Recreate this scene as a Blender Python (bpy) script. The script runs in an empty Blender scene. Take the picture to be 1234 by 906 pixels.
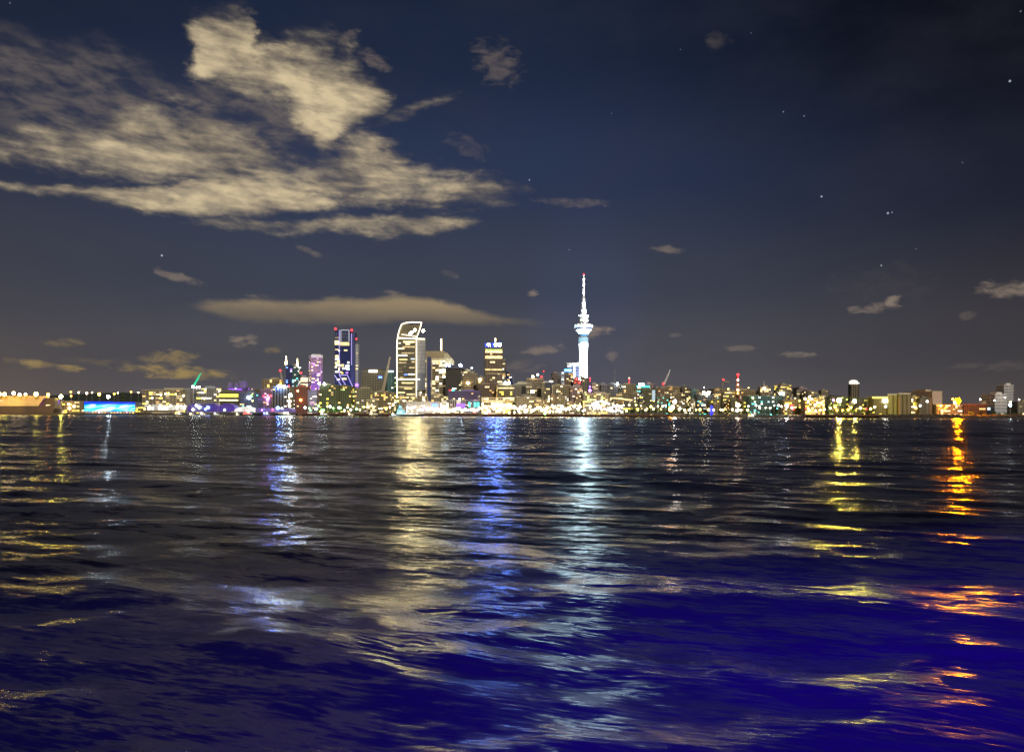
import bpy, math, random
from math import radians as R, sin, cos, pi
from mathutils import Matrix, Vector
import numpy as np
random.seed(7)
S = bpy.context.scene
COL = S.collection
# ------------------------------------------------------------------ camera
F, HOR, CX, H, ROLL = 950.0, 499.5, 617.0, 4.0, 0.004
cd = bpy.data.cameras.new('camera'); cam = bpy.data.objects.new('camera', cd); COL.objects.link(cam)
cd.sensor_width = 36; cd.lens = 36*F/1234; cd.shift_y = (HOR-453)/1234
cd.clip_start = 0.1; cd.clip_end = 30000
cam.matrix_world = Matrix.Translation((0, 0, H)) @ Matrix.Rotation(pi/2, 4, 'X') @ Matrix.Rotation(ROLL, 4, 'Z')
S.camera = cam
S.render.resolution_x = 1024; S.render.resolution_y = 751
S.view_settings.view_transform = 'Standard'; S.view_settings.look = 'None'
S.view_settings.exposure = 0; S.view_settings.gamma = 1
cy = S.cycles
cy.use_denoising = True
try: cy.denoiser = 'OPENIMAGEDENOISE'; cy.denoising_input_passes = 'RGB_ALBEDO_NORMAL'; cy.denoising_prefilter = 'ACCURATE'
except Exception: pass
cy.max_bounces = 5; cy.diffuse_bounces = 2; cy.glossy_bounces = 3; cy.transmission_bounces = 2; cy.transparent_max_bounces = 8
cy.sample_clamp_indirect = 6; cy.sample_clamp_direct = 0; cy.blur_glossy = 0.5
cy.caustics_reflective = False; cy.caustics_refractive = False
cy.use_light_tree = True; cy.use_adaptive_sampling = False
cy.pixel_filter_type = 'BLACKMAN_HARRIS'; cy.filter_width = 1.6

def uv(px, py):
    u, v = (px-CX)/F, (HOR-py)/F
    return u - ROLL*v, v + ROLL*u
def at(px, py, D):
    u, v = uv(px, py)
    return Vector((u*D, D, H + v*D))
def ax(px, D, py=490): return at(px, py, D).x
def az_(py, D, px=617): return at(px, py, D).z

# ------------------------------------------------------------------ night sky (world): glow of the city, drifting cloud, a few stars
W = bpy.data.worlds.new('World'); S.world = W; W.use_nodes = True
NT = W.node_tree; NT.nodes.clear()
class N:
    """scalar node expression"""
    def __init__(s, sock): s.s = sock
    def _op(a, op, b=None, c=None, clamp=False):
        n = NT_.nodes.new('ShaderNodeMath'); n.operation = op; n.use_clamp = clamp
        for i, q in enumerate((a, b, c)):
            if q is None: continue
            if isinstance(q, N): NT_.links.new(q.s, n.inputs[i])
            else: n.inputs[i].default_value = q
        return N(n.outputs[0])
    def __add__(a, b): return N._op(a, 'ADD', b)
    __radd__ = __add__
    def __sub__(a, b): return N._op(a, 'SUBTRACT', b)
    def __rsub__(a, b): return N._op(b, 'SUBTRACT', a)
    def __mul__(a, b): return N._op(a, 'MULTIPLY', b)
    __rmul__ = __mul__
    def __truediv__(a, b): return N._op(a, 'DIVIDE', b)
    def pw(a, b): return N._op(a, 'POWER', b)
    def mx(a, b): return N._op(a, 'MAXIMUM', b)
    def mn(a, b): return N._op(a, 'MINIMUM', b)
    def clamp(a): return N._op(a, 'ADD', 0.0, clamp=True)
NT_ = NT
def smooth(x, lo, hi, a=0.0, b=1.0):
    n = NT_.nodes.new('ShaderNodeMapRange'); n.interpolation_type = 'SMOOTHSTEP'; n.clamp = True
    NT_.links.new(x.s, n.inputs[0])
    for i, q in enumerate((lo, hi, a, b)):
        if isinstance(q, N): NT_.links.new(q.s, n.inputs[1+i])
        else: n.inputs[1+i].default_value = q
    return N(n.outputs[0])
def vec(x, y, z=0.0):
    n = NT_.nodes.new('ShaderNodeCombineXYZ')
    for i, q in enumerate((x, y, z)):
        if isinstance(q, N): NT_.links.new(q.s, n.inputs[i])
        else: n.inputs[i].default_value = q
    return n.outputs[0]
def noise(v, scale, detail=6, rough=0.55, dist=0.0, lac=2.0):
    n = NT_.nodes.new('ShaderNodeTexNoise'); n.noise_dimensions = '3D'
    n.inputs['Scale'].default_value = scale; n.inputs['Detail'].default_value = detail
    n.inputs['Roughness'].default_value = rough; n.inputs['Distortion'].default_value = dist
    n.inputs['Lacunarity'].default_value = lac
    NT_.links.new(v, n.inputs['Vector'])
    return N(n.outputs[0])
def mixc(f, a, b):
    n = NT_.nodes.new('ShaderNodeMix'); n.data_type = 'RGBA'
    for i, q in ((0, f), (6, a), (7, b)):
        if isinstance(q, N): NT_.links.new(q.s, n.inputs[i])
        elif isinstance(q, (tuple, list)): n.inputs[i].default_value = (*q[:3], 1)
        elif isinstance(q, (int, float)): n.inputs[i].default_value = q
        else: NT_.links.new(q, n.inputs[i])
    return n.outputs[2]
def addc(a, b, f=1.0):
    n = NT_.nodes.new('ShaderNodeMix'); n.data_type = 'RGBA'; n.blend_type = 'ADD'
    if isinstance(f, N): NT_.links.new(f.s, n.inputs[0])
    else: n.inputs[0].default_value = f
    for i, q in ((6, a), (7, b)):
        if isinstance(q, (tuple, list)): n.inputs[i].default_value = (*q[:3], 1)
        else: NT_.links.new(q, n.inputs[i])
    return n.outputs[2]
def rgb(r, g, b): return tuple(((c/255+0.055)/1.055)**2.4 if c > 10 else c/255/12.92 for c in (r, g, b))

tc = NT.nodes.new('ShaderNodeTexCoord')
sp = NT.nodes.new('ShaderNodeSeparateXYZ'); NT.links.new(tc.outputs['Generated'], sp.inputs[0])
dx, dy, dz = (N(sp.outputs[i]) for i in range(3))
AZ = N._op(dx, 'ARCTAN2', dy)                       # 0 = straight across the harbour
EL = N._op(dz, 'ARCSINE')
def azel(px, py):
    u, v = uv(px, py); a = math.atan(u); return a, math.atan(v*cos(a))
# units: one degree-like unit of 1/950 rad, so sizes read like the photograph's angles
A, E = AZ*F, EL*F
def ae(px, py):
    a, e = azel(px, py); return a*F, e*F
nv = vec(A*0.010, E*0.020, 0.0)
w1 = noise(nv, 1.0, 5, 0.6) - 0.5
w2 = noise(vec(A*0.010, E*0.020, 7.3), 1.0, 5, 0.6) - 0.5
w3 = noise(vec(A*0.045, E*0.09, 3.1), 1.0, 6, 0.6) - 0.5
Aw = A + w1*50 + w3*30
Ew = E + w2*34 + w3*24
def curve(x, pts, lo, hi):
    """piecewise curve of elevation over azimuth"""
    n = NT.nodes.new('ShaderNodeFloatCurve'); m = n.mapping; m.use_clip = False
    c = m.curves[0]
    P = [ae(px, py) for px, py in pts]
    P = [((a-lo)/(hi-lo), e/500.0) for a, e in P]
    while len(c.points) < len(P): c.points.new(0.5, 0.5)
    for i, (a, e) in enumerate(P): c.points[i].location = (a, e)
    m.update()
    NT.links.new(((x-lo)/(hi-lo)).s, n.inputs['Value'])
    return N(n.outputs[0])*500.0
def band(top, bot, x, y, soft_t, soft_b, fx=25):
    lo, hi = min(ae(*p)[0] for p in top+bot), max(ae(*p)[0] for p in top+bot)
    t, b = curve(x, top, lo, hi), curve(x, bot, lo, hi)
    m = smooth(t - y, -0.55*soft_t, 0.9*soft_t) * smooth(y - b, -0.55*soft_b, 0.9*soft_b)
    return m * smooth(x, lo-fx, lo+fx) * smooth(x, hi-fx, hi+fx*.3, 1, 0)
n1 = noise(vec(A*0.009+E*0.005, E*0.022, 1.7), 1.0, 7, 0.58, 0.5)
n2 = noise(vec(A*0.05 + E*0.02, E*0.11, 5.0), 1.0, 6, 0.6, 0.4)
n3 = noise(vec(A*0.016+E*0.012, E*0.10, 15.0), 1.0, 5, 0.55, 0.3)
tex = n1*0.62 + n2*0.14 + n3*0.24
# upper bright plume
plume = band([(218,62),(232,30),(262,14),(300,14),(312,44),(345,46),(385,44),(415,56),(445,84),(462,104),(480,122)],
             [(218,72),(240,98),(285,114),(325,124),(350,138),(372,166),(396,196),(420,158),(450,146),(465,140),(480,132)], Aw, Ew, 40, 46, 18)
hazeb = band([(-60,30),(0,36),(60,58),(105,46),(150,66),(185,92),(225,112),(260,100),(330,112),(400,150),(470,170)],
             [(-60,170),(0,168),(60,170),(120,165),(200,180),(300,200),(400,205),(470,200)], Aw, Ew, 30, 40, 20)
main = band([(-60,170),(0,158),(60,146),(110,150),(150,126),(200,122),(250,134),(300,158),(350,176),(400,186),(425,160),(445,150),(475,172),(520,198),(570,212),(662,228)],
            [(-60,190),(0,192),(60,206),(120,220),(200,226),(260,232),(330,238),(400,246),(470,250),(520,254),(580,252),(662,236)], Aw, Ew, 34, 26, 30)
str1 = band([(-60,219),(0,219),(90,224),(180,222),(260,212),(330,216),(390,234),(420,246)],
            [(-60,227),(0,230),(90,240),(150,250),(210,262),(290,262),(360,256),(420,250)], A + w1*20, E + w2*12 + w3*14, 9, 14, 20)
str2 = band([(190,258),(260,258),(330,262),(400,258),(470,256),(540,258),(600,262)],
            [(190,262),(250,276),(340,284),(420,284),(500,286),(560,276),(600,266)], A + w1*24, E + w2*18 + w3*20, 14, 14, 40)
wisp = band([(440,136),(480,124),(520,112),(566,106)], [(440,160),(480,150),(520,128),(566,114)], A + w1*20, E + w2*20 + w3*14, 10, 10, 20)
lent = band([(232,366),(300,361),(370,363),(400,359),(440,360),(500,358),(545,365),(585,378),(660,389)],
            [(232,369),(285,386),(340,389),(400,391),(500,388),(560,391),(600,390),(660,392)], A + w1*24, E + w3*9 + w2*6, 7, 7, 24)
nb = noise(vec(A*0.05, E*0.11, 12.0), 1.0, 6, 0.62, 0.5)
def blob(px, py, rx, ry, tilt=0, amp=1.0, wob=0.5):
    a0, e0 = ae(px, py)
    x = A - a0; y = E - e0
    c, s = cos(R(tilt)), sin(R(tilt))
    xr = x*(c/rx) + y*(-s/rx) + w3*(wob*1.1); yr = x*(s/ry) + y*(c/ry) + w3*wob + w2*wob
    d = 1.0 - (xr*xr + yr*yr)
    return smooth(d + (nb-0.5)*3.6, 0.05, 1.5, 0, amp*1.25)*smooth(d, -0.3, 0.25)
cl = None
def acc(c, q): return q if c is None else c.mx(q)
for b in [(215,334,36,6,14,.5),(373,303,18,5,20,.3),(313,357,18,3,0,.3),(475,354,22,4,4,.4),(289,411,13,9,0,.75),(300,409,12,8,0,.8),(642,353,9,6,0,.8),
          (655,422,28,8,-4,.55),(720,399,24,9,-6,.7),(736,427,9,9,0,.4),(803,301,24,6,6,.45),(815,404,10,4,0,.3),(890,420,22,5,4,.42),
          (960,427,24,5,2,.6),(1031,372,13,6,0,.6),(1054,371,18,7,0,.55),(1077,364,14,9,-30,.75),(1217,349,34,11,4,.65),(1167,380,10,7,0,.2),(600,76,38,26,30,.3),(610,86,14,12,0,.3),
          (690,244,52,6,4,.3),(545,332,14,5,18,.25),(1200,441,50,6,0,.14),(422,41,16,6,-25,.3),(865,50,18,12,0,.14),(1065,345,70,30,0,.04),(452,72,22,10,20,.35),(630,441,30,10,0,.22),(560,175,40,14,20,.16)]:
    cl = acc(cl, blob(*b))
ob = None
for b in [(76,413,22,6,0,.4),(30,437,20,6,5,.75),(86,443,17,5,0,.85),(52,440,14,4,0,.35),(205,433,34,12,-8,.6),(212,449,54,9,3,.95),(152,443,16,6,0,.45),(262,451,24,7,4,.7),(328,422,12,5,0,.4),(118,436,40,5,0,.15)]:
    ob = acc(ob, blob(*b))
# sky base: dark above, lamp glow low down
elr = smooth(E, 0, 520)
def ramp(x, stops):
    n = NT.nodes.new('ShaderNodeValToRGB'); r = n.color_ramp; r.interpolation = 'EASE'
    while len(r.elements) < len(stops): r.elements.new(0.5)
    for e, (p, c) in zip(r.elements, stops): e.position = p; e.color = (*c, 1)
    NT.links.new(x.s, n.inputs[0]); return n.outputs[0]
base = ramp((E/560.0).clamp(), [(0.0, rgb(95,91,95)), (0.12, rgb(78,77,84)), (0.28, rgb(60,65,80)), (0.5, rgb(41,52,80)), (0.75, rgb(27,37,60)), (1.0, rgb(13,19,34))])
right = ramp((E/560.0).clamp(), [(0.0, rgb(78,70,66)), (0.15, rgb(58,54,58)), (0.4, rgb(28,30,44)), (0.7, rgb(8,9,18)), (1.0, rgb(2,2,4))])
base = mixc(smooth(A + E*0.40 + w1*60, 120, 700), base, right)
base = mixc(smooth(A, -760, -250, 0.55, 0), base, ramp((E/560.0).clamp(), [(0.0, rgb(112,88,58)), (0.2, rgb(66,61,62)), (0.6, rgb(20,24,38)), (1.0, rgb(5,7,13))]))
ay, ey = ae(703, 390)
halo = smooth((A-ay)*(A-ay)*(1/9000.0) + (E-ey)*(E-ey)*(1/30000.0), 0, 1, 0.36, 0).pw(1.3)*1.1
base = addc(base, rgb(22, 38, 78), halo)
# patchy high haze so that the clear sky is not one flat wash
pat = noise(vec(A*0.006, E*0.012, 9.0), 1.0, 5, 0.6)
base = mixc(smooth(pat, 0.35, 0.75, 0, 0.22), base, rgb(52, 54, 66))
# cloud colours: underside catches the sodium light of the town
d_main = (main.mx(plume*1.08)).mx(str1*1.05).mx(str2*0.8).mx(wisp*0.55)
warm = mixc(smooth(tex*0.75 + noise(vec(A*0.009, E*0.016, 30.0), 1.0, 3, 0.5)*0.45 + d_main*0.10, 0.52, 0.82), rgb(84, 79, 80), rgb(214, 194, 156))
fine = noise(vec(A*0.030+E*0.016, E*0.075, 44.0), 1.0, 6, 0.56, 0.25)
dens = smooth(d_main + (tex-0.5)*3.2, -0.05, 1.25)*smooth(d_main, 0.0, 0.6)*smooth(fine, 0.30, 0.62, 0.55, 1.0)
col = mixc(hazeb * smooth(tex*0.5+fine*0.5, 0.40, 0.60, 0.06, 0.72), base, rgb(108, 99, 94))
col = mixc(dens, col, warm)
col = mixc(lent * smooth(n1, 0.25, 0.6, 0.62, 0.95), col, mixc(smooth(E, ae(440,389)[1], ae(440,362)[1]), rgb(104, 95, 86), rgb(150, 132, 104)))
col = mixc(cl * smooth(n2, 0.2, 0.6, 0.5, 0.9), col, rgb(142, 126, 112))
col = mixc(ob * smooth(n2, 0.2, 0.6, 0.6, 0.95), col, rgb(150, 128, 84))
# stars
st = None
for px, py, r, am in [(195,308,1.3,1),(638,217,1.0,.8),(990,237,1.2,1),(1070,257,1.3,1),(1062,320,1.0,.8),(1217,98,1.3,1),(944,135,.9,.5),(969,140,.9,.5),(686,301,.8,.4),(1075,256,1.0,.5),(737,137,.7,.3),(1104,300,.7,.3),(1160,196,.7,.35),(820,60,.7,.3),(905,40,.7,.3),(1230,14,.9,.4),(12,4,.8,.4)]:
    a0, e0 = ae(px, py); q = smooth((A-a0)*(A-a0) + (E-e0)*(E-e0), 0, r*r*1.1, am*.55, 0)
    st = q if st is None else st + q
col = addc(col, (0.75, 0.85, 1.0), st.clamp())
# the last of a very dim physical sky under it
sky = NT.nodes.new('ShaderNodeTexSky'); sky.sky_type = 'NISHITA'; sky.sun_disc = False
sky.sun_elevation = R(42); sky.sun_rotation = R(195)
bg1 = NT.nodes.new('ShaderNodeBackground'); NT.links.new(sky.outputs[0], bg1.inputs[0]); bg1.inputs[1].default_value = 0.0006
bg2 = NT.nodes.new('ShaderNodeBackground'); NT.links.new(col, bg2.inputs[0]); bg2.inputs[1].default_value = 1.0
ad = NT.nodes.new('ShaderNodeAddShader'); NT.links.new(bg1.outputs[0], ad.inputs[0]); NT.links.new(bg2.outputs[0], ad.inputs[1])
wo = NT.nodes.new('ShaderNodeOutputWorld'); NT.links.new(ad.outputs[0], wo.inputs[0])
W.cycles.sampling_method = 'MANUAL'; W.cycles.sample_map_resolution = 512
# sun lamp added behind the camera, standing for the sky glow on the facades
md = bpy.data.lights.new('sky_glow_lamp', 'SUN'); md.energy = 2.1; md.angle = R(0.5); md.color = (1.0, 0.93, 0.82)
mo = bpy.data.objects.new('sky_glow_lamp', md); COL.objects.link(mo)
mo.rotation_euler = (R(50), 0, R(20))

# ------------------------------------------------------------------ materials
M = {}
def mat(name, col, rough=0.7, var=0.25, scale=0.15, metal=0.0, spec=0.4):
    if name in M: return M[name]
    m = bpy.data.materials.new(name); m.use_nodes = True; t = m.node_tree; b = t.nodes['Principled BSDF']
    tcn = t.nodes.new('ShaderNodeTexCoord'); n = t.nodes.new('ShaderNodeTexNoise'); n.inputs['Scale'].default_value = scale; n.inputs['Detail'].default_value = 4
    t.links.new(tcn.outputs['Object'], n.inputs['Vector'])
    mx = t.nodes.new('ShaderNodeMix'); mx.data_type = 'RGBA'
    t.links.new(n.outputs[0], mx.inputs[0])
    mx.inputs[6].default_value = (*[c*(1-var) for c in col], 1); mx.inputs[7].default_value = (*[min(1, c*(1+var)) for c in col], 1)
    t.links.new(mx.outputs[2], b.inputs['Base Color'])
    b.inputs['Roughness'].default_value = rough; b.inputs['Metallic'].default_value = metal; b.inputs['Specular IOR Level'].default_value = spec
    M[name] = m; return m
def em(name, col, strength, sample='FRONT', vary=True, scale=0.35):
    if name in M: return M[name]
    m = bpy.data.materials.new(name); m.use_nodes = True; t = m.node_tree; b = t.nodes['Principled BSDF']
    b.inputs['Base Color'].default_value = (0.05, 0.05, 0.05, 1); b.inputs['Emission Color'].default_value = (*col, 1)
    b.inputs['Emission Strength'].default_value = strength
    if vary:
        oi = t.nodes.new('ShaderNodeObjectInfo'); tcn = t.nodes.new('ShaderNodeTexCoord'); n = t.nodes.new('ShaderNodeTexNoise')
        n.inputs['Scale'].default_value = scale; n.inputs['Detail'].default_value = 2
        gm = t.nodes.new('ShaderNodeNewGeometry'); t.links.new(gm.outputs['Position'], n.inputs['Vector'])
        m1 = t.nodes.new('ShaderNodeMath'); m1.operation = 'MULTIPLY_ADD'; t.links.new(oi.outputs['Random'], m1.inputs[0]); m1.inputs[1].default_value = 1.0*strength; m1.inputs[2].default_value = 0.25*strength
        m2 = t.nodes.new('ShaderNodeMath'); m2.operation = 'MULTIPLY_ADD'; t.links.new(n.outputs[0], m2.inputs[0]); m2.inputs[1].default_value = 2.2; m2.inputs[2].default_value = -0.1
        m3 = t.nodes.new('ShaderNodeMath'); m3.operation = 'MULTIPLY'; t.links.new(m1.outputs[0], m3.inputs[0]); t.links.new(m2.outputs[0], m3.inputs[1])
        t.links.new(m3.outputs[0], b.inputs['Emission Strength'])
    m.cycles.emission_sampling = sample
    M[name] = m; return m
WALL = {'khaki': (.36,.31,.20), 'brown': (.32,.22,.14), 'grey': (.34,.33,.33), 'beige': (.56,.47,.32), 'dark': (.12,.11,.09), 'white': (.72,.70,.66),
        'olive': (.20,.19,.09), 'pink': (.48,.34,.34), 'navy': (.07,.08,.19), 'violet': (.30,.22,.46), 'red': (.36,.11,.06), 'teal': (.18,.34,.33), 'slate': (.19,.20,.25), 'tan': (.42,.33,.19)}
def wall(c): return mat('facade_'+c, WALL[c])
GL = {'pale': (.40,.40,.41), 'dark': (.07,.065,.055), 'blue': (.03,.04,.13), 'green': (.03,.05,.04), 'amber': (.09,.06,.03), 'violet': (.10,.05,.20)}
def glass(c): return mat('glazing_'+c, GL[c], rough=0.25, var=0.5, scale=0.3, spec=0.6)
WIN = {'warm': ((1,.78,.36), 2.2), 'amber': ((1,.55,.16), 2.0), 'gold': ((1,.78,.32), 3.0), 'white': ((1,.93,.75), 3.0), 'cool': ((.75,.95,1), 2.6),
       'green': ((.75,1,.30), 1.6), 'violet': ((.50,.22,1), 2.2), 'dim': ((1,.75,.35), 0.7), 'pink': ((1,.6,.75), 1.8), 'blue': ((.15,.3,1), 3.0), 'teal': ((.2,1,.85), 2.0), 'yellow': ((1,.75,.08), 2.6), 'red': ((1,.08,.04), 4)}
def wmat(c): return em('lit_window_'+c, WIN[c][0], WIN[c][1]*1.35, 'NONE')
LAMP = {'warm': ((1,.74,.34), 58), 'white': ((1,.93,.80), 52), 'orange': ((1,.36,.04), 50), 'yellow': ((1,.80,.12), 55), 'green': ((.25,1,.2), 30), 'blue': ((.10,.22,1), 60), 'violet': ((.35,.1,1), 22),
        'gold': ((1,.80,.38), 40), 'flare': ((1,.27,.0), 50), 'red': ((1,.03,.04), 12), 'cool': ((.7,.9,1), 60), 'teal': ((.1,1,.8), 30)}
def lmat(c, k=1.0):
    return em('lamp_%s_%d' % (c, int(k*100)), LAMP[c][0], LAMP[c][1]*k, 'FRONT', vary=False)

# ------------------------------------------------------------------ mesh builder
class MB:
    def __init__(s): s.v, s.f, s.m, s.mats = [], [], [], []
    def mi(s, m):
        if m not in s.mats: s.mats.append(m)
        return s.mats.index(m)
    def add(s, vs, fs, m):
        o = len(s.v); k = s.mi(m); s.v += [tuple(p) for p in vs]; s.f += [tuple(i+o for i in f) for f in fs]; s.m += [k]*len(fs); return s
    def box(s, x0, x1, y0, y1, z0, z1, m):
        return s.add([(x0,y0,z0),(x1,y0,z0),(x1,y1,z0),(x0,y1,z0),(x0,y0,z1),(x1,y0,z1),(x1,y1,z1),(x0,y1,z1)],
                     [(3,2,1,0),(4,5,6,7),(0,1,5,4),(1,2,6,5),(2,3,7,6),(3,0,4,7)], m)
    def prism(s, poly, y0, y1, m):          # polygon in x,z pushed along y
        n = len(poly); vs = [(x, y0, z) for x, z in poly] + [(x, y1, z) for x, z in poly]
        return s.add(vs, [tuple(range(n)), tuple(range(2*n-1, n-1, -1))] + [(i, i+n, (i+1) % n + n, (i+1) % n) for i in range(n)], m)
    def plan(s, poly, z0, z1, m):           # polygon in x,y pushed up
        n = len(poly); vs = [(x, y, z0) for x, y in poly] + [(x, y, z1) for x, y in poly]
        return s.add(vs, [tuple(range(n-1, -1, -1)), tuple(range(n, 2*n))] + [(i, (i+1) % n, (i+1) % n + n, i+n) for i in range(n)], m)
    def lathe(s, prof, m, n=24, c=(0, 0)):
        vs = [(c[0]+r*cos(2*pi*k/n), c[1]+r*sin(2*pi*k/n), z) for z, r in prof for k in range(n)]
        fs = [(i*n+k, i*n+(k+1) % n, (i+1)*n+(k+1) % n, (i+1)*n+k) for i in range(len(prof)-1) for k in range(n)]
        fs += [tuple(range(n-1, -1, -1)), tuple((len(prof)-1)*n+k for k in range(n))]
        return s.add(vs, fs, m)
    def tube(s, a, b, r, m, r2=None, n=6):
        a, b = Vector(a), Vector(b); r2 = r if r2 is None else r2
        d = (b-a).normalized(); p = d.orthogonal().normalized(); q = d.cross(p)
        vs = [a+(p*cos(2*pi*k/n)+q*sin(2*pi*k/n))*r for k in range(n)] + [b+(p*cos(2*pi*k/n)+q*sin(2*pi*k/n))*r2 for k in range(n)]
        return s.add(vs, [(k, (k+1) % n, (k+1) % n+n, k+n) for k in range(n)] + [tuple(range(n-1, -1, -1)), tuple(range(n, 2*n))], m)
    def ball(s, c, r, m, n=8, sz=1.0):
        prof = [(c[2]+sz*r*sin(-pi/2+pi*(i+.5)/6), r*cos(-pi/2+pi*(i+.5)/6)) for i in range(6)]
        return s.lathe(prof, m, n, (c[0], c[1]))
    def build(s, name, parent=None, smooth_=False):
        me = bpy.data.meshes.new(name); me.from_pydata(s.v, [], s.f)
        for m in s.mats: me.materials.append(m)
        me.polygons.foreach_set('material_index', s.m)
        if smooth_: me.polygons.foreach_set('use_smooth', [True]*len(s.f))
        o = bpy.data.objects.new(name, me); COL.objects.link(o)
        if parent: o.parent = parent
        return o
def tag(o, label=None, cat=None, group=None, kind=None):
    for k, v in (('label', label), ('category', cat), ('group', group), ('kind', kind)):
        if v: o[k] = v
    return o
def empty(name, label, cat, loc, rz=0, group=None):
    o = bpy.data.objects.new(name, None); COL.objects.link(o); o.location = loc; o.rotation_euler.z = rz
    return tag(o, label, cat, group)
_UC = {}
def unit(m):
    if m.name not in _UC:
        b = MB().box(-.5, .5, -.5, .5, -.5, .5, m).build('window'); _UC[m.name] = b.data; bpy.data.objects.remove(b)
    return _UC[m.name]
def slab(name, parent, x0, x1, y0, y1, z0, z1, m):
    """a box-shaped part that shares one mesh per material"""
    o = bpy.data.objects.new(name, unit(m)); COL.objects.link(o); o.parent = parent
    o.location = ((x0+x1)/2, (y0+y1)/2, (z0+z1)/2); o.scale = (x1-x0, y1-y0, z1-z0); return o

# ------------------------------------------------------------------ ground, quay, water
def gz(D):
    return float(np.interp(D, [1490, 1560, 1900, 2400, 3500, 9000], [3.0, 3.4, 12, 24, 30, 20]))
asph = mat('asphalt', (.05,.05,.048), 0.85, scale=0.05)
conc = mat('concrete_quay', (.16,.13,.10), 0.85, scale=0.2)
g = MB(); ys = [1490, 1560, 1700, 1900, 2150, 2400, 3500, 9000]; xs = [-9000, -3000, -1500, -700, 0, 700, 1500, 3000, 9000]
g.add([(x, y, gz(y)) for y in ys for x in xs], [(j*9+i, j*9+i+1, j*9+i+10, j*9+i+9) for j in range(7) for i in range(8)], asph)
tag(g.build('ground'), kind='structure')
tag(MB().box(-9000, 9000, 1482, 1490, -6, 3.15, conc).build('quay'), kind='structure')

NR, rr = 560, None
rad = np.concatenate([np.linspace(0.5, 5, 8)[:-1], np.exp(np.linspace(math.log(5), math.log(160), 420)), np.exp(np.linspace(math.log(160), math.log(1600), 340))[1:], np.exp(np.linspace(math.log(1600), math.log(9000), 12))[1:]])
ang = np.concatenate([np.linspace(-180, -50, 40)[:-1], np.linspace(-50, 50, 720), np.linspace(50, 180, 40)[1:]])*pi/180
RR, AA = np.meshgrid(rad, ang, indexing='ij')
X, Y = RR*np.sin(AA), RR*np.cos(AA)
rng = np.random.default_rng(3)
dr = np.gradient(rad)[:, None]*np.ones_like(X)
Z = np.zeros_like(X)
chan = np.clip((RR-25)/160, 0, 1)
for i in range(150):
    far_ = i >= 90
    L = float(np.exp(rng.uniform(math.log(12), math.log(42)))) if far_ else float(np.exp(rng.uniform(math.log(1.2), math.log(11))))
    th = rng.normal(0.25, 0.55) + (pi if rng.random() < .25 else 0)     # wind from the far shore, a little from the left
    k = 2*pi/L; kx, ky = k*math.sin(th), k*math.cos(th)
    a = 0.0060*L**0.85*rng.uniform(.5, 1.5)
    fade = np.clip((L/(dr*2.5)-1), 0, 1)
    ph = kx*X + ky*Y + rng.uniform(0, 2*pi)
    ph = ph + 0.7*np.sin(ph*0.13 + rng.uniform(0, 6) + X*0.05*rng.normal())
    if far_: fade = fade*chan*0.62
    Z += (0.34*fade if not far_ else 0.45*fade)*a*(np.sin(ph) + 0.18*np.cos(2*ph))
gust = 0.75 + 0.45*np.sin(X*0.11 + 0.6*np.sin(Y*0.07) + 1.0)*np.sin(Y*0.16 + 0.3*X*0.11)
Z *= np.clip(gust, .35, 1.2)
nr_, na_ = X.shape
me = bpy.data.meshes.new('water')
vs = np.stack([X, Y, Z], -1).reshape(-1, 3)
ii, jj = np.meshgrid(np.arange(nr_-1), np.arange(na_-1), indexing='ij')
q = np.stack([ii*na_+jj, (ii+1)*na_+jj, (ii+1)*na_+jj+1, ii*na_+jj+1], -1).reshape(-1, 4)
q = q[:, ::-1]
me.vertices.add(len(vs)); me.vertices.foreach_set('co', vs.ravel().astype(np.float32))
me.loops.add(q.size); me.loops.foreach_set('vertex_index', q.ravel().astype(np.int32))
me.polygons.add(len(q)); me.polygons.foreach_set('loop_start', np.arange(0, q.size, 4, dtype=np.int32))
me.polygons.foreach_set('use_smooth', np.ones(len(q), dtype=bool))
me.update(calc_edges=True); me.validate()
wat = bpy.data.objects.new('water', me); COL.objects.link(wat); tag(wat, kind='structure')
wm = bpy.data.materials.new('harbour_water'); wm.use_nodes = True; NT_ = wm.node_tree
bs = NT_.nodes['Principled BSDF']; gm = NT_.nodes.new('ShaderNodeNewGeometry')
s3 = NT_.nodes.new('ShaderNodeSeparateXYZ'); NT_.links.new(gm.outputs['Position'], s3.inputs[0])
wx, wy = N(s3.outputs[0]), N(s3.outputs[1])
big = noise(vec(wx*0.05, wy*0.05), 1.0, 3, 0.5)
# blue of the reflected sky painted into the body colour close in, darker further out
near_blue = smooth(wy + (big-0.5)*16 - wx*0.25, 9, 27, 1, 0) * smooth(wx + (big-0.5)*8, -6, 4, 0.26, 1) * smooth(noise(vec(wx*0.22, wy*0.35, 6.0), 1.0, 4, 0.6, 0.6), 0.3, 0.65, 0.85, 1.05)
bodyc = mixc(near_blue, (.004, .004, .012), (.012, .001, .34))
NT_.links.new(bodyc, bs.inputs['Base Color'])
bs.inputs['IOR'].default_value = 1.333; bs.inputs['Specular IOR Level'].default_value = 0.17
bs.inputs['Roughness'].default_value = 0.22
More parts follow.
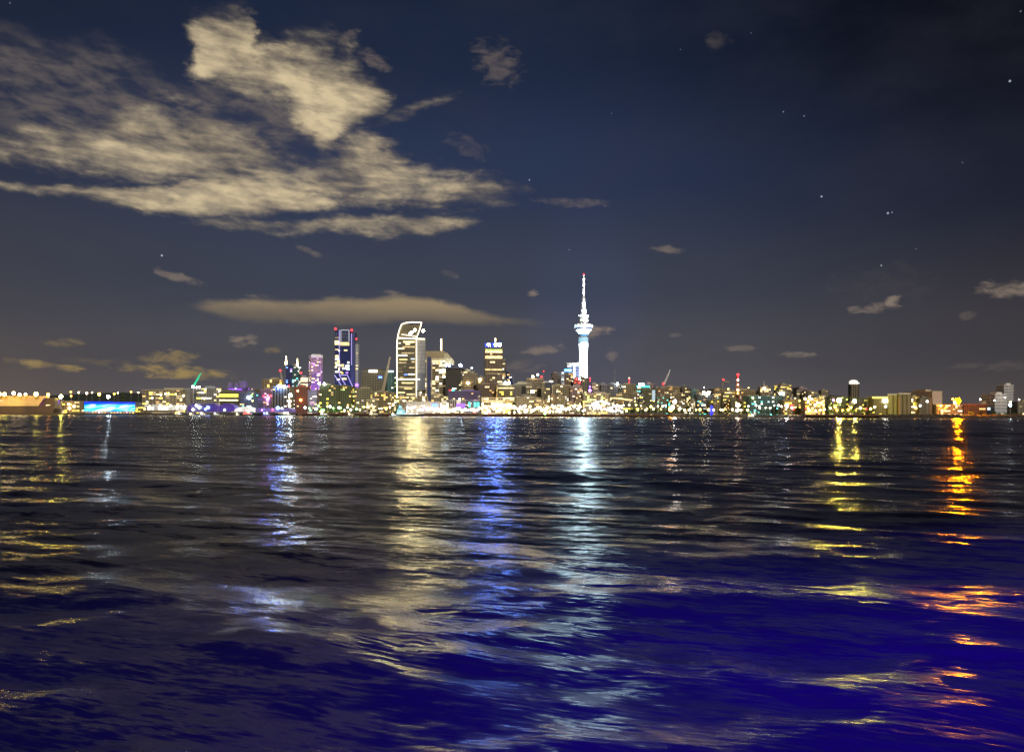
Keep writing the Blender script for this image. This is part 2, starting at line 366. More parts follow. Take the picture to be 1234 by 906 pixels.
# ripples: the slope of the chop is given directly, long crests running slightly toward the viewer on the right
th_ = 0.34
ra, rc = wx*cos(th_)-wy*sin(th_), wx*sin(th_)+wy*cos(th_)
def ncol(v, scale, detail, rough, dist):
    n = NT_.nodes.new('ShaderNodeTexNoise'); n.inputs['Scale'].default_value = scale; n.inputs['Detail'].default_value = detail
    n.inputs['Roughness'].default_value = rough; n.inputs['Distortion'].default_value = dist
    NT_.links.new(v, n.inputs['Vector'])
    q = NT_.nodes.new('ShaderNodeSeparateColor'); NT_.links.new(n.outputs['Color'], q.inputs[0])
    return N(q.outputs[0]) - 0.5, N(q.outputs[1]) - 0.5
a1, b1 = ncol(vec(ra*0.35, rc*1.5), 1.0, 4, 0.6, 0.5)
a2, b2 = ncol(vec(ra*2.2, rc*11.0, 4.0), 1.0, 3, 0.6, 0.3)
gustn = smooth(noise(vec(ra*0.06, rc*0.16, 2.0), 1.0, 3, 0.5, 0.4), 0.32, 0.66, 0.5, 1.0)
a0_, b0_ = ncol(vec(ra*0.10, rc*0.48, 8.0), 1.0, 3, 0.6, 1.3)
sx_ = (a0_*0.45 + a1*0.75 + a2*0.80)*gustn; sy_ = (b0_*1.15 + b1*0.85 + b2*0.98)*gustn
vm = NT_.nodes.new('ShaderNodeVectorMath'); vm.operation = 'ADD'; NT_.links.new(gm.outputs['Normal'], vm.inputs[0]); NT_.links.new(vec(sx_, sy_, 0.0), vm.inputs[1])
vn = NT_.nodes.new('ShaderNodeVectorMath'); vn.operation = 'NORMALIZE'; NT_.links.new(vm.outputs[0], vn.inputs[0]); NT_.links.new(vn.outputs[0], bs.inputs['Normal'])
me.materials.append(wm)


# ------------------------------------------------------------------ buildings
LABELS = set()
def lamp_ball(parent, name, x, y, z, r, m, sz=1.0):
    key = ('ball', m.name)
    if key not in _UC:
        b = MB().ball((0, 0, 0), 1.0, m, 10).build('lamp', smooth_=True); _UC[key] = b.data; bpy.data.objects.remove(b)
    o = bpy.data.objects.new(name, _UC[key]); COL.objects.link(o); o.parent = parent; o.location = (x, y, z); o.scale = (r, r, r*sz); return o
def flood(parent, name, x, y, z, r, m):
    key = ('flood', m.name)
    if key not in _UC:
        n = 14; b = MB(); b.add([(cos(2*pi*k/n), -.42, sin(2*pi*k/n)) for k in range(n)], [tuple(range(n))], m)
        b.add([(1.12*cos(2*pi*k/n), -.40, 1.12*sin(2*pi*k/n)) for k in range(n)] + [(.6*cos(2*pi*k/n), .35, .6*sin(2*pi*k/n)) for k in range(n)],
              [(k, (k+1) % n, (k+1) % n+n, k+n) for k in range(n)] + [tuple(range(2*n-1, n-1, -1))], mat('lamp_housing', (.1,.1,.1)))
        b = b.build('lamp'); _UC[key] = b.data; bpy.data.objects.remove(b)
    o = bpy.data.objects.new(name, _UC[key]); COL.objects.link(o); o.parent = parent; o.location = (x, y, z); o.scale = (r, r, r); return o
def building(label, x0, x1, yt, D=1600, c='khaki', gl='dark', yaw=0, side=0.0, lit=.22, win='warm', nmax=44, floor=3.7, bay=4.6, band=0, name='office_block', cat='building',
             roof=1, grid='both', group=None, lamps=(), crown=None, seed=None, fins=None, top=0, base=None):
    rnd = random.Random(hash((round(x0*10), round(yt*10), round(D))) if seed is None else seed)
    s = D/F; Wt = (x1-x0)*s
    if yaw == 0: w, d = Wt, max(14, .6*Wt)
    else:
        if side == 0: side = .22
        w = Wt*(1-side)/cos(R(yaw)); d = Wt*side/abs(sin(R(yaw)))
    z0 = gz(D)-1 if base is None else base
    zt = az_(yt, D, (x0+x1)/2)
    h = zt - z0
    ca, sa = cos(R(yaw)), sin(R(yaw))
    cs = [(x*ca-y*sa) for x, y in ((-w/2, 0), (w/2, 0), (w/2, d), (-w/2, d))]
    X0 = ax(x0, D, yt)
    root = empty(name, label, cat, (X0-min(cs), D, z0), R(yaw), group)
    wm_, gm_ = wall(c), glass(gl)
    m = MB(); m.box(-w/2+.4, w/2-.4, .4, d-.4, 0, h-.6, gm_)
    nf = max(1, int(round(h/floor))); fh = h/nf
    nb = max(1, int(round(w/bay))); bw = w/nb; ns = max(1, int(round(d/bay))); sw = d/ns
    sp_ = min(1.5, fh*.36)
    if grid in ('both', 'h'):
        for k in range(1, nf):
            z = k*fh; m.box(-w/2+.1, w/2-.1, .1, d-.1, z-sp_/2, z+sp_/2, wm_)
    m.box(-w/2-.05, w/2+.05, -.05, d+.05, h-1.1, h+.4, wm_)
    m.box(-w/2-.02, w/2+.02, -.02, d+.02, 0, 1.6, wm_)
    if grid in ('both', 'v'):
        pw = .7 if grid == 'both' else 1.1
        for k in range(nb+1):
            x = -w/2 + k*bw; x = min(max(x, -w/2+pw/2), w/2-pw/2)
            m.box(x-pw/2, x+pw/2, 0, .8, 1.5, h-1, wm_)
        for k in range(ns+1):
            y = k*sw; y = min(max(y, pw/2), d-pw/2)
            for sx in (-1, 1): m.box(sx*(w/2-.4)-.4, sx*(w/2-.4)+.4, y-pw/2, y+pw/2, 1.5, h-1, wm_)
    m.build('facade', root)
    # lit windows, one by one
    cand = []
    for k in range(nf):
        za, zb = k*fh+sp_/2+.1, (k+1)*fh-sp_/2-.1
        if za < 2: za = 2
        if k == nf-1: zb = h-1.3
        if zb-za < .8: continue
        full = rnd.random() < band
        i = 0
        while i < nb:
            L = rnd.choice((1, 1, 1, 1, 2)) if not full else nb
            if full or rnd.random() < lit/1.2:
                xa, xb = -w/2+i*bw+.45, -w/2+min(nb, i+L)*bw-.45
                cand.append((xa, xb, .1, .5, za, zb))
            i += L
        if yaw:
            for i in range(ns):
                if full or rnd.random() < lit*.8:
                    y_ = i*sw
                    if yaw > 0: cand.append((-w/2+.1, -w/2+.5, y_+.45, y_+sw-.45, za, zb))
                    else: cand.append((w/2-.5, w/2-.1, y_+.45, y_+sw-.45, za, zb))
    rnd.shuffle(cand)
    wins = win if isinstance(win, (list, tuple)) else (win, win, win, 'white', 'dim')
    for q in cand[:nmax]:
        slab('window', root, *q, wmat(rnd.choice(wins)))
    if roof:
        rw = w*rnd.uniform(.3, .6); rx_ = rnd.uniform(-.2, .2)*w; rh = rnd.uniform(2.5, 4.5)
        MB().box(rx_-rw/2, rx_+rw/2, d*.25, d*.7, h+.4, h+rh, wm_).box(rx_-rw*.2, rx_+rw*.1, d*.3, d*.6, h+rh, h+rh+1, wall('grey')).build('plant_room', root)
    for (px, py, r, kind, k) in lamps:
        X = ax(px, D, py) - root.location.x; z = az_(py, D, px) - z0
        lx = X*ca; 
        lamp_ball(root, 'roof_lamp', max(-w/2, min(w/2, lx)) if abs(lx) > w/2+3 else lx, -1.2, z, r, lmat(kind, k))
    if crown:
        kind, k, hh = crown
        slab('crown_light', root, -w/2+.5, w/2-.5, -.5, -.1, h-hh-.2, h-.2, lmat(kind, k))
    root['_w'] = w; root['_d'] = d; root['_h'] = h
    return root
def fin(root):
    for k in ('_w', '_d', '_h'):
        if k in root: del root[k]
def sign(root, D, x0, x1, y0, y1, kind, k=.1, name='sign_or_halo_panel', y=-.8):
    z0 = root.location.z; X = root.location.x
    xa, xb = ax(x0, D)-X, ax(x1, D)-X; za, zb = az_(y1, D, x0)-z0, az_(y0, D, x0)-z0
    return slab(name, root, xa, xb, y-.4, y, za, zb, lmat(kind, k) if kind in LAMP else wall(kind))
def loc(root, D, px, py, y=0): return (ax(px, D, py)-root.location.x, y, az_(py, D, px)-root.location.z)

B = building
# --- far left: apartments behind the white marquee
B('long khaki apartment block with amber windows behind the white marquee roofs', 170, 224, 469.5, 1560, 'beige', 'amber', -6, .04, .42, ('warm','amber','yellow','dim'), 70, bay=7, grid='both', name='apartment_block', cat='apartment block')
B('narrow blank pale slab wall building between the two left apartment blocks', 223, 230.5, 468.5, 1550, 'grey', lit=0, roof=0, name='stair_tower', cat='building')
b = B('grey panelled apartment block beside the green lit mast', 231, 266, 467.5, 1566, 'grey', 'dark', 8, .1, .34, ('warm','white','yellow'), 44, name='apartment_block', cat='apartment block', lamps=[(233,466,2,'cool',.5),(241,466.5,1.6,'white',.5),(264,471,1.3,'warm',.5)])
B('dark low office with long yellow window bands right of the grey panelled apartments', 262, 287, 472, 1545, 'olive', 'dark', 5, .1, .3, ('yellow','warm','gold'), 26, band=.6, grid='h', name='office_block', cat='office')
b = B('grey block carrying three violet lit plant boxes on its roof', 272, 300, 467, 1640, 'violet', 'violet', -10, .15, .25, ('violet','warm','cool'), 24, roof=0)
for x0, x1, y0 in ((273.5,278,461), (282,286.5,462), (288,297,459.5)):
    p = loc(b, 1640, x0, y0); q = loc(b, 1640, x1, 467.5)
    MB().box(p[0], q[0], 2, 9, q[2], p[2], wall('violet')).box(p[0]-.3, q[0]+.3, 1.7, 9.3, p[2], p[2]+.7, wall('grey')).build('plant_room', b)
slab('sign_or_halo_panel', b, -16, 14, -.9, -.4, b['_h']-5, b['_h']-2.5, lmat('violet', .09))
B('small slate office with one bright cyan white shopfront light', 286, 311, 473, 1550, 'slate', 'blue', 6, .12, .3, ('cool','teal','warm'), 24, lamps=[(300,479,3.2,'cool',.35),(303,477,2,'green',.2)])
B('tan apartment tower covered in amber window dots left of the violet tower group', 311, 339, 457, 1720, 'tan', 'amber', 12, .2, .55, ('amber','warm','yellow'), 85, bay=5, name='apartment_block', cat='apartment block')
B('pinkish mid rise with red and violet lights at its corners', 313, 329, 469, 1600, 'pink', 'violet', -8, .15, .25, ('pink','amber','violet'), 20, lamps=[(317,477.5,2.2,'red',1),(327,477,2.0,'red',1),(323,481,2.8,'violet',1)])
b = B('pillared waterfront office under a glaring blue white sign', 326, 349, 466, 1560, 'khaki', 'dark', 5, .1, .16, ('warm','white'), 14, grid='v', bay=6, lamps=[(336.5,465.5,2.4,'blue',13),(342,465.5,2.4,'cool',2.4),(348,465,1.2,'red',1)])
# --- blue twin spire tower
b = B('blue glass half of a twin tower crowned by one glowing spire', 343, 352, 439.5, 1700, 'navy', 'blue', 10, .18, .12, ('blue','cool','violet'), 26, floor=4, grid='h', roof=0, name='skyscraper', cat='skyscraper')
p = loc(b, 1700, 344.3, 439.5, 2)
MB().lathe([(p[2]-1, 1.6), (p[2]+5, 2.1), (p[2]+9, 1.1), (p[2]+19, .3)], lmat('warm', .35), 10, (p[0]+.8, 2)).build('spire_light', b)
b = B('teal glass half of a twin tower with curved glowing corner spire', 351.5, 361.5, 441.5, 1705, 'teal', 'green', -12, .2, .3, ('cool','teal','white'), 40, floor=4, grid='h', roof=0, name='skyscraper', cat='skyscraper')
p = loc(b, 1705, 358, 441.5, 2)
MB().lathe([(p[2]-1, 1.5), (p[2]+4, 1.9), (p[2]+8, 1.0), (p[2]+17, .3)], lmat('warm', .3), 10, (p[0], 2)).build('spire_light', b)
MB().tube((p[0]-16, 2, p[2]+3), (p[0]-6, 2, p[2]+4.5), .8, wall('beige')).tube((p[0]-6, 2, p[2]+4.5), (p[0]-2, 2, p[2]+2), .8, wall('beige')).build('roof_arch', b)
# --- stepped gold topped building and brown block
b = B('brown brick block under the small gold lit stepped tower', 353, 370.5, 466, 1570, 'red', 'dark', 6, .12, .12, ('amber','warm'), 12, lamps=[(362.5,482,2.0,'orange',.8),(359,471,1.3,'warm',.4)])
b = B('small stepped tower with gold glowing upper floors', 360.5, 371, 458, 1640, 'khaki', 'amber', 6, .1, .7, ('gold','warm'), 40, grid='h', band=.6, roof=0)
p = loc(b, 1640, 363, 453)
h_ = b['_h']; w_ = b['_w']
slab('window', b, -w_*.38, w_*.38, 1.5, 8, h_+.4, h_+5, wmat('gold'))
MB().box(-w_*.42, w_*.42, 1, 9, h_+5, h_+6, wall('khaki')).box(-w_*.24, w_*.24, 2, 8, h_+6, h_+10, wall('khaki')).build('roof_tier', b)
# --- violet floodlit tower
D = 1660
b = B('slim violet floodlit tower with white curved cap and dotted windows', 369, 388, 431, D, 'pink', 'violet', 24, .36, .62, ('warm','pink','violet','white'), 95, bay=4.2, floor=3.6, roof=0, name='skyscraper', cat='skyscraper')
w_, d_, h_ = b['_w'], b['_d'], b['_h']
pl = [(-w_/2-.6+ (w_+1.2)*i/10, -.7-1.6*sin(pi*i/10)) for i in range(11)] + [(w_/2+.6, d_+.7), (-w_/2-.6, d_+.7)]
MB().plan(pl, h_+.5, h_+5.5, wall('white')).box(-w_/2+2, w_/2-3, 2, d_-2, h_+5.5, h_+7.6, wall('white')).build('curved_cap', b)
B('pale lilac banded office at the foot of the violet floodlit tower', 370.5, 382, 470, 1575, 'violet', 'pale', 0, 0, .3, ('white','pink','warm'), 14, grid='h', roof=0)
b = B('dark green block with amber window rows and two violet white roof lights', 381, 407, 464, 1560, 'olive', 'green', 9, .16, .22, ('amber','warm','yellow'), 22, floor=4.2, lamps=[(380.5,462,2.0,'cool',1.2),(391,462.5,2.0,'cool',1.3)])
B('dark green block with open balcony frames under the notched blue tower', 405, 426, 465.5, 1565, 'olive', 'green', -7, .12, .2, ('amber','yellow','green'), 20, floor=4.2)
# --- tall blue residential tower with slanted lines
D = 1640
t = empty('skyscraper', 'tallest blue glass apartment tower with notched slanting violet lines and red corner lamps', 'skyscraper', (ax(414, D), D, gz(D)-1), R(0))
def L(px, py, y=0, D=D, t=t): return loc(t, D, px, py, y)
def poly(pts, t=t, D=D): return [(ax(px, D)-t.location.x, az_(py, D, px)-t.location.z) for px, py in pts]
zb = 0
MB().prism(poly([(403.4,398.5),(409.4,398.5),(409.4,466),(412,490),(403.4,490)]), 0, 22, glass('blue')).build('left_wing', t)
MB().prism(poly([(409.6,397.5),(421.6,397.5),(421.6,490),(409.6,490)]), -3, 24, glass('blue')).build('central_bay', t)
MB().prism(poly([(421.8,399.5),(427,400.5),(427,490),(421.8,490)]), 1, 22, wall('navy')).build('right_wing', t)
m = MB()
for k in range(38):
    py = 400.5 + k*1.78
    for a, c_, y in ((403.6, 409.2, -.15), (409.9, 421.4, -3.15)):
        q = poly([(a, py+.28), (c_, py+.28), (c_, py), (a, py)]); m.box(q[0][0], q[1][0], y-.35, y+.1, q[0][1], q[2][1], wall('navy' if py > 412 else 'grey'))
m.build('floor_band', t)
def strip(t, D, pts, r, m, name='light_strip', y=-4):
    b_ = MB(); P = [Vector(loc(t, D, px, py, y)) for px, py in pts]
    for a, c_ in zip(P, P[1:]): b_.tube(a, c_, r, m, n=5)
    return b_.build(name, t)
lil = em('violet_strip', (.55, .45, 1), 1.6, 'NONE', False); whs = em('white_strip', (.9, .92, 1), .9, 'NONE', False)
strip(t, D, [(411.3,411.5),(411.3,398),(421,398),(421,412)], .55, whs)
strip(t, D, [(409.4,398),(409.4,452)], .5, lil); strip(t, D, [(424,402),(424,440)], .5, lil)
strip(t, D, [(403.6,452),(413,466.5)], .6, lil); strip(t, D, [(409.4,452),(418.5,466.5)], .6, lil); strip(t, D, [(410,452),(419,452),(425.5,466)], .6, lil)
rnd = random.Random(4)
for px0, px1, py0, py1, c_ in [(403.6,409,410.5,415.5,'warm'),(410,421.3,412.5,416.5,'warm'),(404.5,408.8,406,408,'dim'),(404,408,420.5,422,'warm'),(408,412,422,423.3,'white'),(415,419,421.5,423,'warm'),(404,408,428,430.5,'warm'),(404,409,431.5,434,'white'),
      (404,407,436,439,'warm'),(407,411,434.5,437,'yellow'),(405,410,438,441,'gold'),(410,415,439,442,'warm'),(403.8,406,441,443.5,'warm'),(408,411,443,446.5,'gold'),(413,417,443,445,'white'),(417,421.3,440,442.5,'cool'),(418,421.3,443.5,446,'cool'),(404,408,447,449,'white'),
      (410,413,447.5,449.5,'warm'),(419,421.3,436,438,'white'),(406,410,456.5,458,'white'),(413,418,455.5,457.5,'warm'),(412,414,449,450.2,'yellow'),(417,420,448.5,450,'violet')]:
    (xa, _, za), (xb, _, zb2) = L(px0, py1), L(px1, py0)
    y = -3.6 if px0 >= 409.6 else -.6
    slab('window', t, xa, xb, y-.25, y, za, zb2, wmat(c_))
for px, py in ((404.8,397.3),(424.2,399)):
    x, y, z = L(px, py); lamp_ball(t, 'warning_lamp', x, -4, z+1.5, 2.5, lmat('red', .35))
b = B('slim pale grey slatted slab tower attached right of the tallest blue tower', 425.5, 431.8, 415, 1650, 'white', 'pale', 0, 0, .12, ('white','warm'), 8, grid='h', floor=3.3, roof=0, name='skyscraper', cat='skyscraper')
p = loc(b, 1670, 431.2, 415, 3); MB().tube(p, (p[0], 3, p[2]+9), .5, wall('grey')).build('mast', b); lamp_ball(b, 'warning_lamp', p[0], 3, p[2]+10, 1.9, lmat('red', .35))
sign(b, 1670, 426, 434, 463, 466, 'violet', .25)
# --- dark glass office with crane in front
b = B('broad dark glass office with a white light strip under its roof edge', 434.5, 466, 447, 1640, 'khaki', 'dark', 5, .05, .05, ('amber','red','warm'), 5, bay=5, grid='both', roof=0)
MB().box(-22, 18, 4, 20, b['_h']+.4, b['_h']+5.5, wall('dark')).build('plant_room', b)
sign(b, 1640, 444.5, 454.5, 446, 448.5, 'white', .1, 'light_strip', -1.5); sign(b, 1640, 456, 460, 453.5, 455.5, 'blue', .1, 'sign_or_halo_panel', -1.5)
B('grey green slab with white lit top right of the broad dark glass office', 465.5, 474.5, 446.5, 1630, 'teal', 'green', 0, 0, .06, ('green','white'), 4, roof=0, crown=('cool', .05, 3))
B('green white glazed office tucked behind the outlined tower', 472, 480, 454, 1650, 'white', 'green', 0, 0, .4, ('green','cool','white'), 18, roof=0, grid='h')
B('dark gridded block with pale balcony lines below the broad dark glass office', 425, 447, 468, 1555, 'khaki', 'dark', 7, .1, .15, ('warm','pink','amber'), 14, floor=4.2)
B('low stepped block with gold lit terraces below the crane', 446, 473, 472.5, 1550, 'khaki', 'amber', -6, .1, .5, ('gold','amber','yellow'), 36, grid='h', floor=3.9)
# --- white outlined tower
D = 1620
t = empty('skyscraper', 'tower traced with white light edges and topped by a slanted open louvred crown', 'skyscraper', (ax(490, D), D, gz(D)-1))
wl = em('outline_light', (1, .86, .56), 4.5, 'FRONT', False)
P_ = lambda pts: poly(pts, t, D)
MB().prism(P_([(478.6,407),(501.8,407),(501.8,492),(478.6,492)]), 0, 36, glass('dark')).build('tower_front', t)
MB().prism(P_([(502,408),(512,409),(512,470),(502,470)]), 3, 34, wall('slate')).build('right_wing', t)
m = MB()
for k in range(41):
    py = 408.6+k*1.66; q = P_([(479.2, py+.5), (501.2, py)]); m.box(q[0][0], q[1][0], -.5, .2, q[0][1], q[1][1], wall('khaki'))
    if py < 450:
        q = P_([(502.2, py+.5), (511.8, py)]); m.box(q[0][0], q[1][0], 2.3, 3.2, q[0][1], q[1][1], wall('white'))
m.build('floor_band', t)
m = MB()
for k in range(11):
    py = 391.8+k*1.35; a = 483.2-(py-391)*.27; c_ = 508-(py-391)*.38
    q = P_([(a, py+.6), (c_, py)]); m.box(q[0][0], q[1][0], 1, 2, q[0][1], q[1][1], wall('khaki'))
m.prism(P_([(480.2,405),(483.6,391.5),(507.4,390),(503,405)]), 3, 5, glass('dark')).build('louvred_crown', t)
st_ = lambda pts, r=.8: strip(t, D, pts, r, wl, y=-1.4)
st_([(478.6,480),(478.4,425),(478.6,412),(479.6,404.5),(481.6,397),(484,391)]); st_([(484,391),(489,389.2),(496,388.4),(508.2,388.7)], 1.0); st_([(508.2,388.7),(505.6,398),(502.2,406.5)])
st_([(501.9,407),(501.9,482)]); st_([(478.8,407.3),(512,408.6)], 1.1); st_([(478.8,457),(506,457)], .9); st_([(484,403),(502,405.5)],.5)
for px, py, k in ((500,398,1),(497,400.5,.8),(510.5,399,1.2),(495,402,.6)):
    x, y, z = loc(t, D, px, py); flood(t, 'floodlight', x, -2.6, z, 2.3, lmat('gold', k*18))
rnd = random.Random(11)
for px0, px1, py, c_ in [(486,500,412,'gold'),(480,483,413.5,'white'),(489,494,414.5,'gold'),(480,487,420,'gold'),(484,499,425.5,'dim'),(480,491,428.3,'white'),(481,491,433.3,'gold'),(495,500,432.5,'cool'),(480,490,437,'dim'),(496,500,436,'dim'),
      (487,489,441.5,'dim'),(481,484,444,'dim'),(492,500,451,'white'),(487,491,451.3,'blue'),(482,486,455,'dim'),(484,499,461.5,'gold'),(480,500,466.5,'warm'),(487,497,468.3,'gold'),(480,488,473,'gold'),(490,500,475,'warm'),(480,493,478.5,'gold'),(493,500,443,'dim'),(480,485,448,'dim'),(485,500,418,'dim')]:
    (xa, _, za), (xb, _, zb2) = loc(t, D, px0, py+.65), loc(t, D, px1, py-.65)
    slab('window', t, xa, xb, -.9, -.45, za, zb2, wmat(c_))
# --- gold floored building with white mast
D = 1630
b = B('bulky gold lit office with recessed dark centre, beige roof storey and white mast', 504.5, 537, 431, D, 'beige', 'amber', 0, 0, .66, ('gold','dim','warm','white'), 95, band=.28, grid='h', floor=4.6, bay=7, roof=0)
w_, h_ = b['_w'], b['_h']
p = [loc(b, D, px, py) for px, py in ((514.8,430),(519.4,490))]
MB().box(p[0][0], p[1][0], -1.4, -.3, 3, p[0][2], wall('navy')).build('dark_recess', b)
for px in (505.5, 514, 520.3, 529): 
    x = loc(b, D, px, 470)[0]; MB().box(x-.9, x+.9, -1.6, -.2, 2, h_-1, wall('beige')).build('pier', b)
q = P_ = poly([(512,423),(535,423),(535,430.5),(511,430.5)], b, D)
MB().prism(q, 2, 30, wall('tan')).build('roof_storey', b)
MB().prism(poly([(535,424),(539,425.5),(546.5,434),(546.5,440),(535,440)], b, D), 4, 26, wall('tan')).build('sloped_shoulder', b)
x, _, z = loc(b, D, 531.5, 423); x2, _, z2 = loc(b, D, 531.5, 407.5)
MB().tube((x, 6, z), (x, 6, z2), 1.9, wall('white'), 1.2).build('mast', b)
slab('mast_light', b, x-1.2, x+1.2, 3.2, 4, z+2, z2-1, lmat('warm', .12))
bring = em('blue_halo_glow', (.02, .10, 1), 1.3, 'NONE', False)  # larger dim spheres added behind the white lamps as their blue halo
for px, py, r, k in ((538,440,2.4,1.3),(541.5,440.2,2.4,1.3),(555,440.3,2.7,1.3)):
    x, _, z = loc(b, D, px, py); lamp_ball(b, 'floodlight', x, -3, z, r, lmat('cool', k)); lamp_ball(b, 'blue_halo', x, 1.5, z, r*1.75, bring, .8)
b = B('dark glass office under a flat projecting roof between gold office and beige block', 536.5, 559, 445.5, 1610, 'dark', 'dark', -6, .14, .16, ('white','warm','green'), 14, grid='h', roof=0)
MB().box(-b['_w']/2-1, b['_w']/2+3, -2, b['_d']+1, b['_h']+3, b['_h']+4.2, wall('slate')).box(-b['_w']/2+3, b['_w']/2-3, 2, b['_d']-2, b['_h'], b['_h']+3, wall('dark')).build('roof_plate', b)
sign(b, 1610, 541, 544, 469.5, 471, 'red', .2); sign(b, 1610, 544.2, 548, 469.5, 471, 'teal', .1)
B('plain beige block with one glaring white light near its foot', 558, 571.5, 447.5, 1640, 'beige', 'amber', 0, 0, .04, ('warm',), 3, grid='h', lamps=[(564,461.5,2.4,'warm',.7),(568.5,443.5,1.3,'cool',.5)])
B('very slim pale beige lift shaft right of the plain beige block', 570.8, 575.2, 450, 1650, 'beige', lit=0, roof=0, name='stair_tower', cat='building')
B('lilac grey terraced block above the teal lit ticket halls', 540, 578.5, 471, 1545, 'violet', 'dark', -4, .06, .12, ('warm','pink','amber'), 16, grid='h', floor=3.3)
B('square beige house with a bright lamp left of the blue topped tower', 574, 584.5, 455, 1620, 'khaki', 'amber', 0, 0, .1, ('warm',), 5, lamps=[(578.5,457.5,2.3,'warm',.45)])
# --- blue topped tower
D = 1640
b = B('brown banded tower with two fierce blue roof lights and a small mast', 583, 605.8, 418.5, D, 'brown', 'dark', 4, .06, .12, ('warm','gold','dim'), 40, floor=4.1, grid='both', bay=5, roof=0, name='skyscraper', cat='skyscraper')
w_, h_ = b['_w'], b['_h']
for py, hh, c_ in ((430.5, 2.6, 'gold'), (424, 1.6, 'warm'), (421.5, 1.2, 'green'), (445.3, 1.5, 'gold'), (450, .6, 'dim')):
    z = loc(b, D, 594, py)[2]; slab('window', b, -w_/2+1, w_/2-1, -.7, -.2, z-hh, z+hh, wmat(c_))
bl = em('blue_beacon', (.12, .26, 1.0), 560, 'FRONT', False)
for px, r, k in ((588.8, 2.9, 1), (597.5, 3.2, 2), (601.8, 3.2, 2)):
    x, _, z = loc(b, D, px, 415.5); flood(b, 'floodlight', x, -2.5, z, r, bl)
slab('sign_or_halo_panel', b, loc(b, D, 594.5, 0)[0], loc(b, D, 605, 0)[0], -.6, -.1, h_+.6, h_+9.5, em('blue_halo_panel', (.02, .06, 1), 2.5, 'NONE', False))  # blue glow around the beacons put in as panels behind them
slab('sign_or_halo_panel', b, loc(b, D, 586.3, 0)[0], loc(b, D, 591.2, 0)[0], -.6, -.1, h_+.6, h_+8, em('blue_halo_panel', (.02, .06, 1), 2.5, 'NONE', False))
x, _, z = loc(b, D, 597, 418); MB().tube((x, 5, z), (x, 5, z+21), .9, wall('white'), .4).build('mast', b); lamp_ball(b, 'mast_light', x, 4, z+15, 1.3, lmat('warm', .2), 3)
B('narrow rounded annexe with scattered lights on the right of the blue topped tower', 603.5, 609.5, 433, 1660, 'khaki', 'dark', 0, 0, .5, ('warm','white','amber'), 26, roof=0, bay=3.4)
t = empty('skyscraper', 'dark curved sail shaped tower against the sky behind the violet signed office', 'skyscraper', (ax(612, 1700), 1700, gz(1700)-1))
MB().prism(poly([(607,447),(610,446.2),(613.5,448.5),(616.5,453),(618,461),(618.4,490),(607,490)], t, 1700), 0, 24, glass('blue')).build('glass_body', t)
MB().prism(poly([(609,446.4),(611.5,446.2),(615,448.6),(618,453.5),(619.6,461),(620,490),(618.6,490),(618.2,461),(616.7,453.6),(613.8,449.6),(611,447.2)], t, 1700), -1, 25, wall('slate')).build('curved_fin', t)
for k in range(9):
    x, _, z = loc(t, 1700, 608.5+rnd.random()*6, 452+k*3.1); slab('window', t, x, x+5, -.5, -.1, z, z+2, wmat(rnd.choice(('warm','white','amber'))))
b = B('stepped office with yellow floors and a white violet sign on its roof', 598, 620, 464, 1570, 'tan', 'amber', 3, .05, .7, ('gold','warm','yellow','amber'), 50, band=.45, grid='h', floor=4, lamps=[(609,461.3,2.2,'cool',.9),(613.5,461.2,2.2,'cool',.9)])
B('dark brown block with a reddish roof edge left of the yellow floored office', 576, 600, 463, 1600, 'brown', 'dark', -5, .08, .16, ('warm','amber','white'), 18)
b = B('long low gallery with bright cream lit bands behind the waterfront palms', 580, 609, 479, 1515, 'beige', 'amber', 0, 0, .8, ('warm','dim','white'), 60, band=.2, grid='both', bay=4.5, floor=5, roof=0, name='ferry_building', cat='building')
B('yellow glowing kiosk on the quay right of the cream lit gallery', 609, 617.5, 482.5, 1510, 'tan', 'amber', 0, 0, .9, ('yellow',), 12, grid='v', name='kiosk', cat='kiosk', lamps=[(614,488,2.6,'yellow',1)])
b = B('striped beige block with a dark vertical notch in its face', 621, 641, 462.5, 1600, 'beige', 'dark', 0, 0, .22, ('warm','dim'), 14, grid='h', floor=4)
x = loc(b, 1600, 628.5, 470)[0]; x2 = loc(b, 1600, 633.8, 470)[0]; MB().box(x, x2, -.8, -.2, 12, b['_h']-4, glass('dark')).build('dark_recess', b)
B('olive low block with few windows in front of the notched beige block', 619, 646, 478, 1540, 'khaki', 'dark', 4, .08, .14, ('warm','white'), 12)
b = B('beige hilltop block with glaring white and pink roof lights', 634.5, 655, 456, 1800, 'beige', 'dark', 0, 0, .15, ('warm','white'), 8, roof=0, grid='h', lamps=[(642,454,2.6,'warm',.9),(652.5,454,2.2,'red',.5),(648,451.5,2,'white',.4)])
t = empty('satellite_dish', 'white round dish standing on a dark roof under a tiny red lamp', 'dish', (ax(657.5, 1790), 1790, az_(464, 1790)))
MB().tube((0,0,-6), (0,0,3), 1.2, wall('grey')).build('stand', t)
MB().lathe([(0,.5),(.8,4),(2.4,6.4),(4.8,8.2),(4.6,8.0),(2.2,5.8),(1.2,.4)], wall('white'), 18).build('bowl', t).rotation_euler = (R(-65), R(12), 0)
b = B('dark flat block with a white oval sign left of the twin brown blocks', 655, 672, 461, 1690, 'slate', 'dark', 0, 0, .05, ('warm',), 4, roof=0)
x, _, z = loc(b, 1690, 664, 459.6); lamp_ball(b, 'oval_sign', x, -1.2, z, 5.2, lmat('white', .03), .42)
B('wide low block with gold strips and pale terrace lines below the satellite dish', 639, 663, 467.5, 1580, 'tan', 'dark', 0, 0, .45, ('gold','white','warm'), 30, band=.3, grid='h')
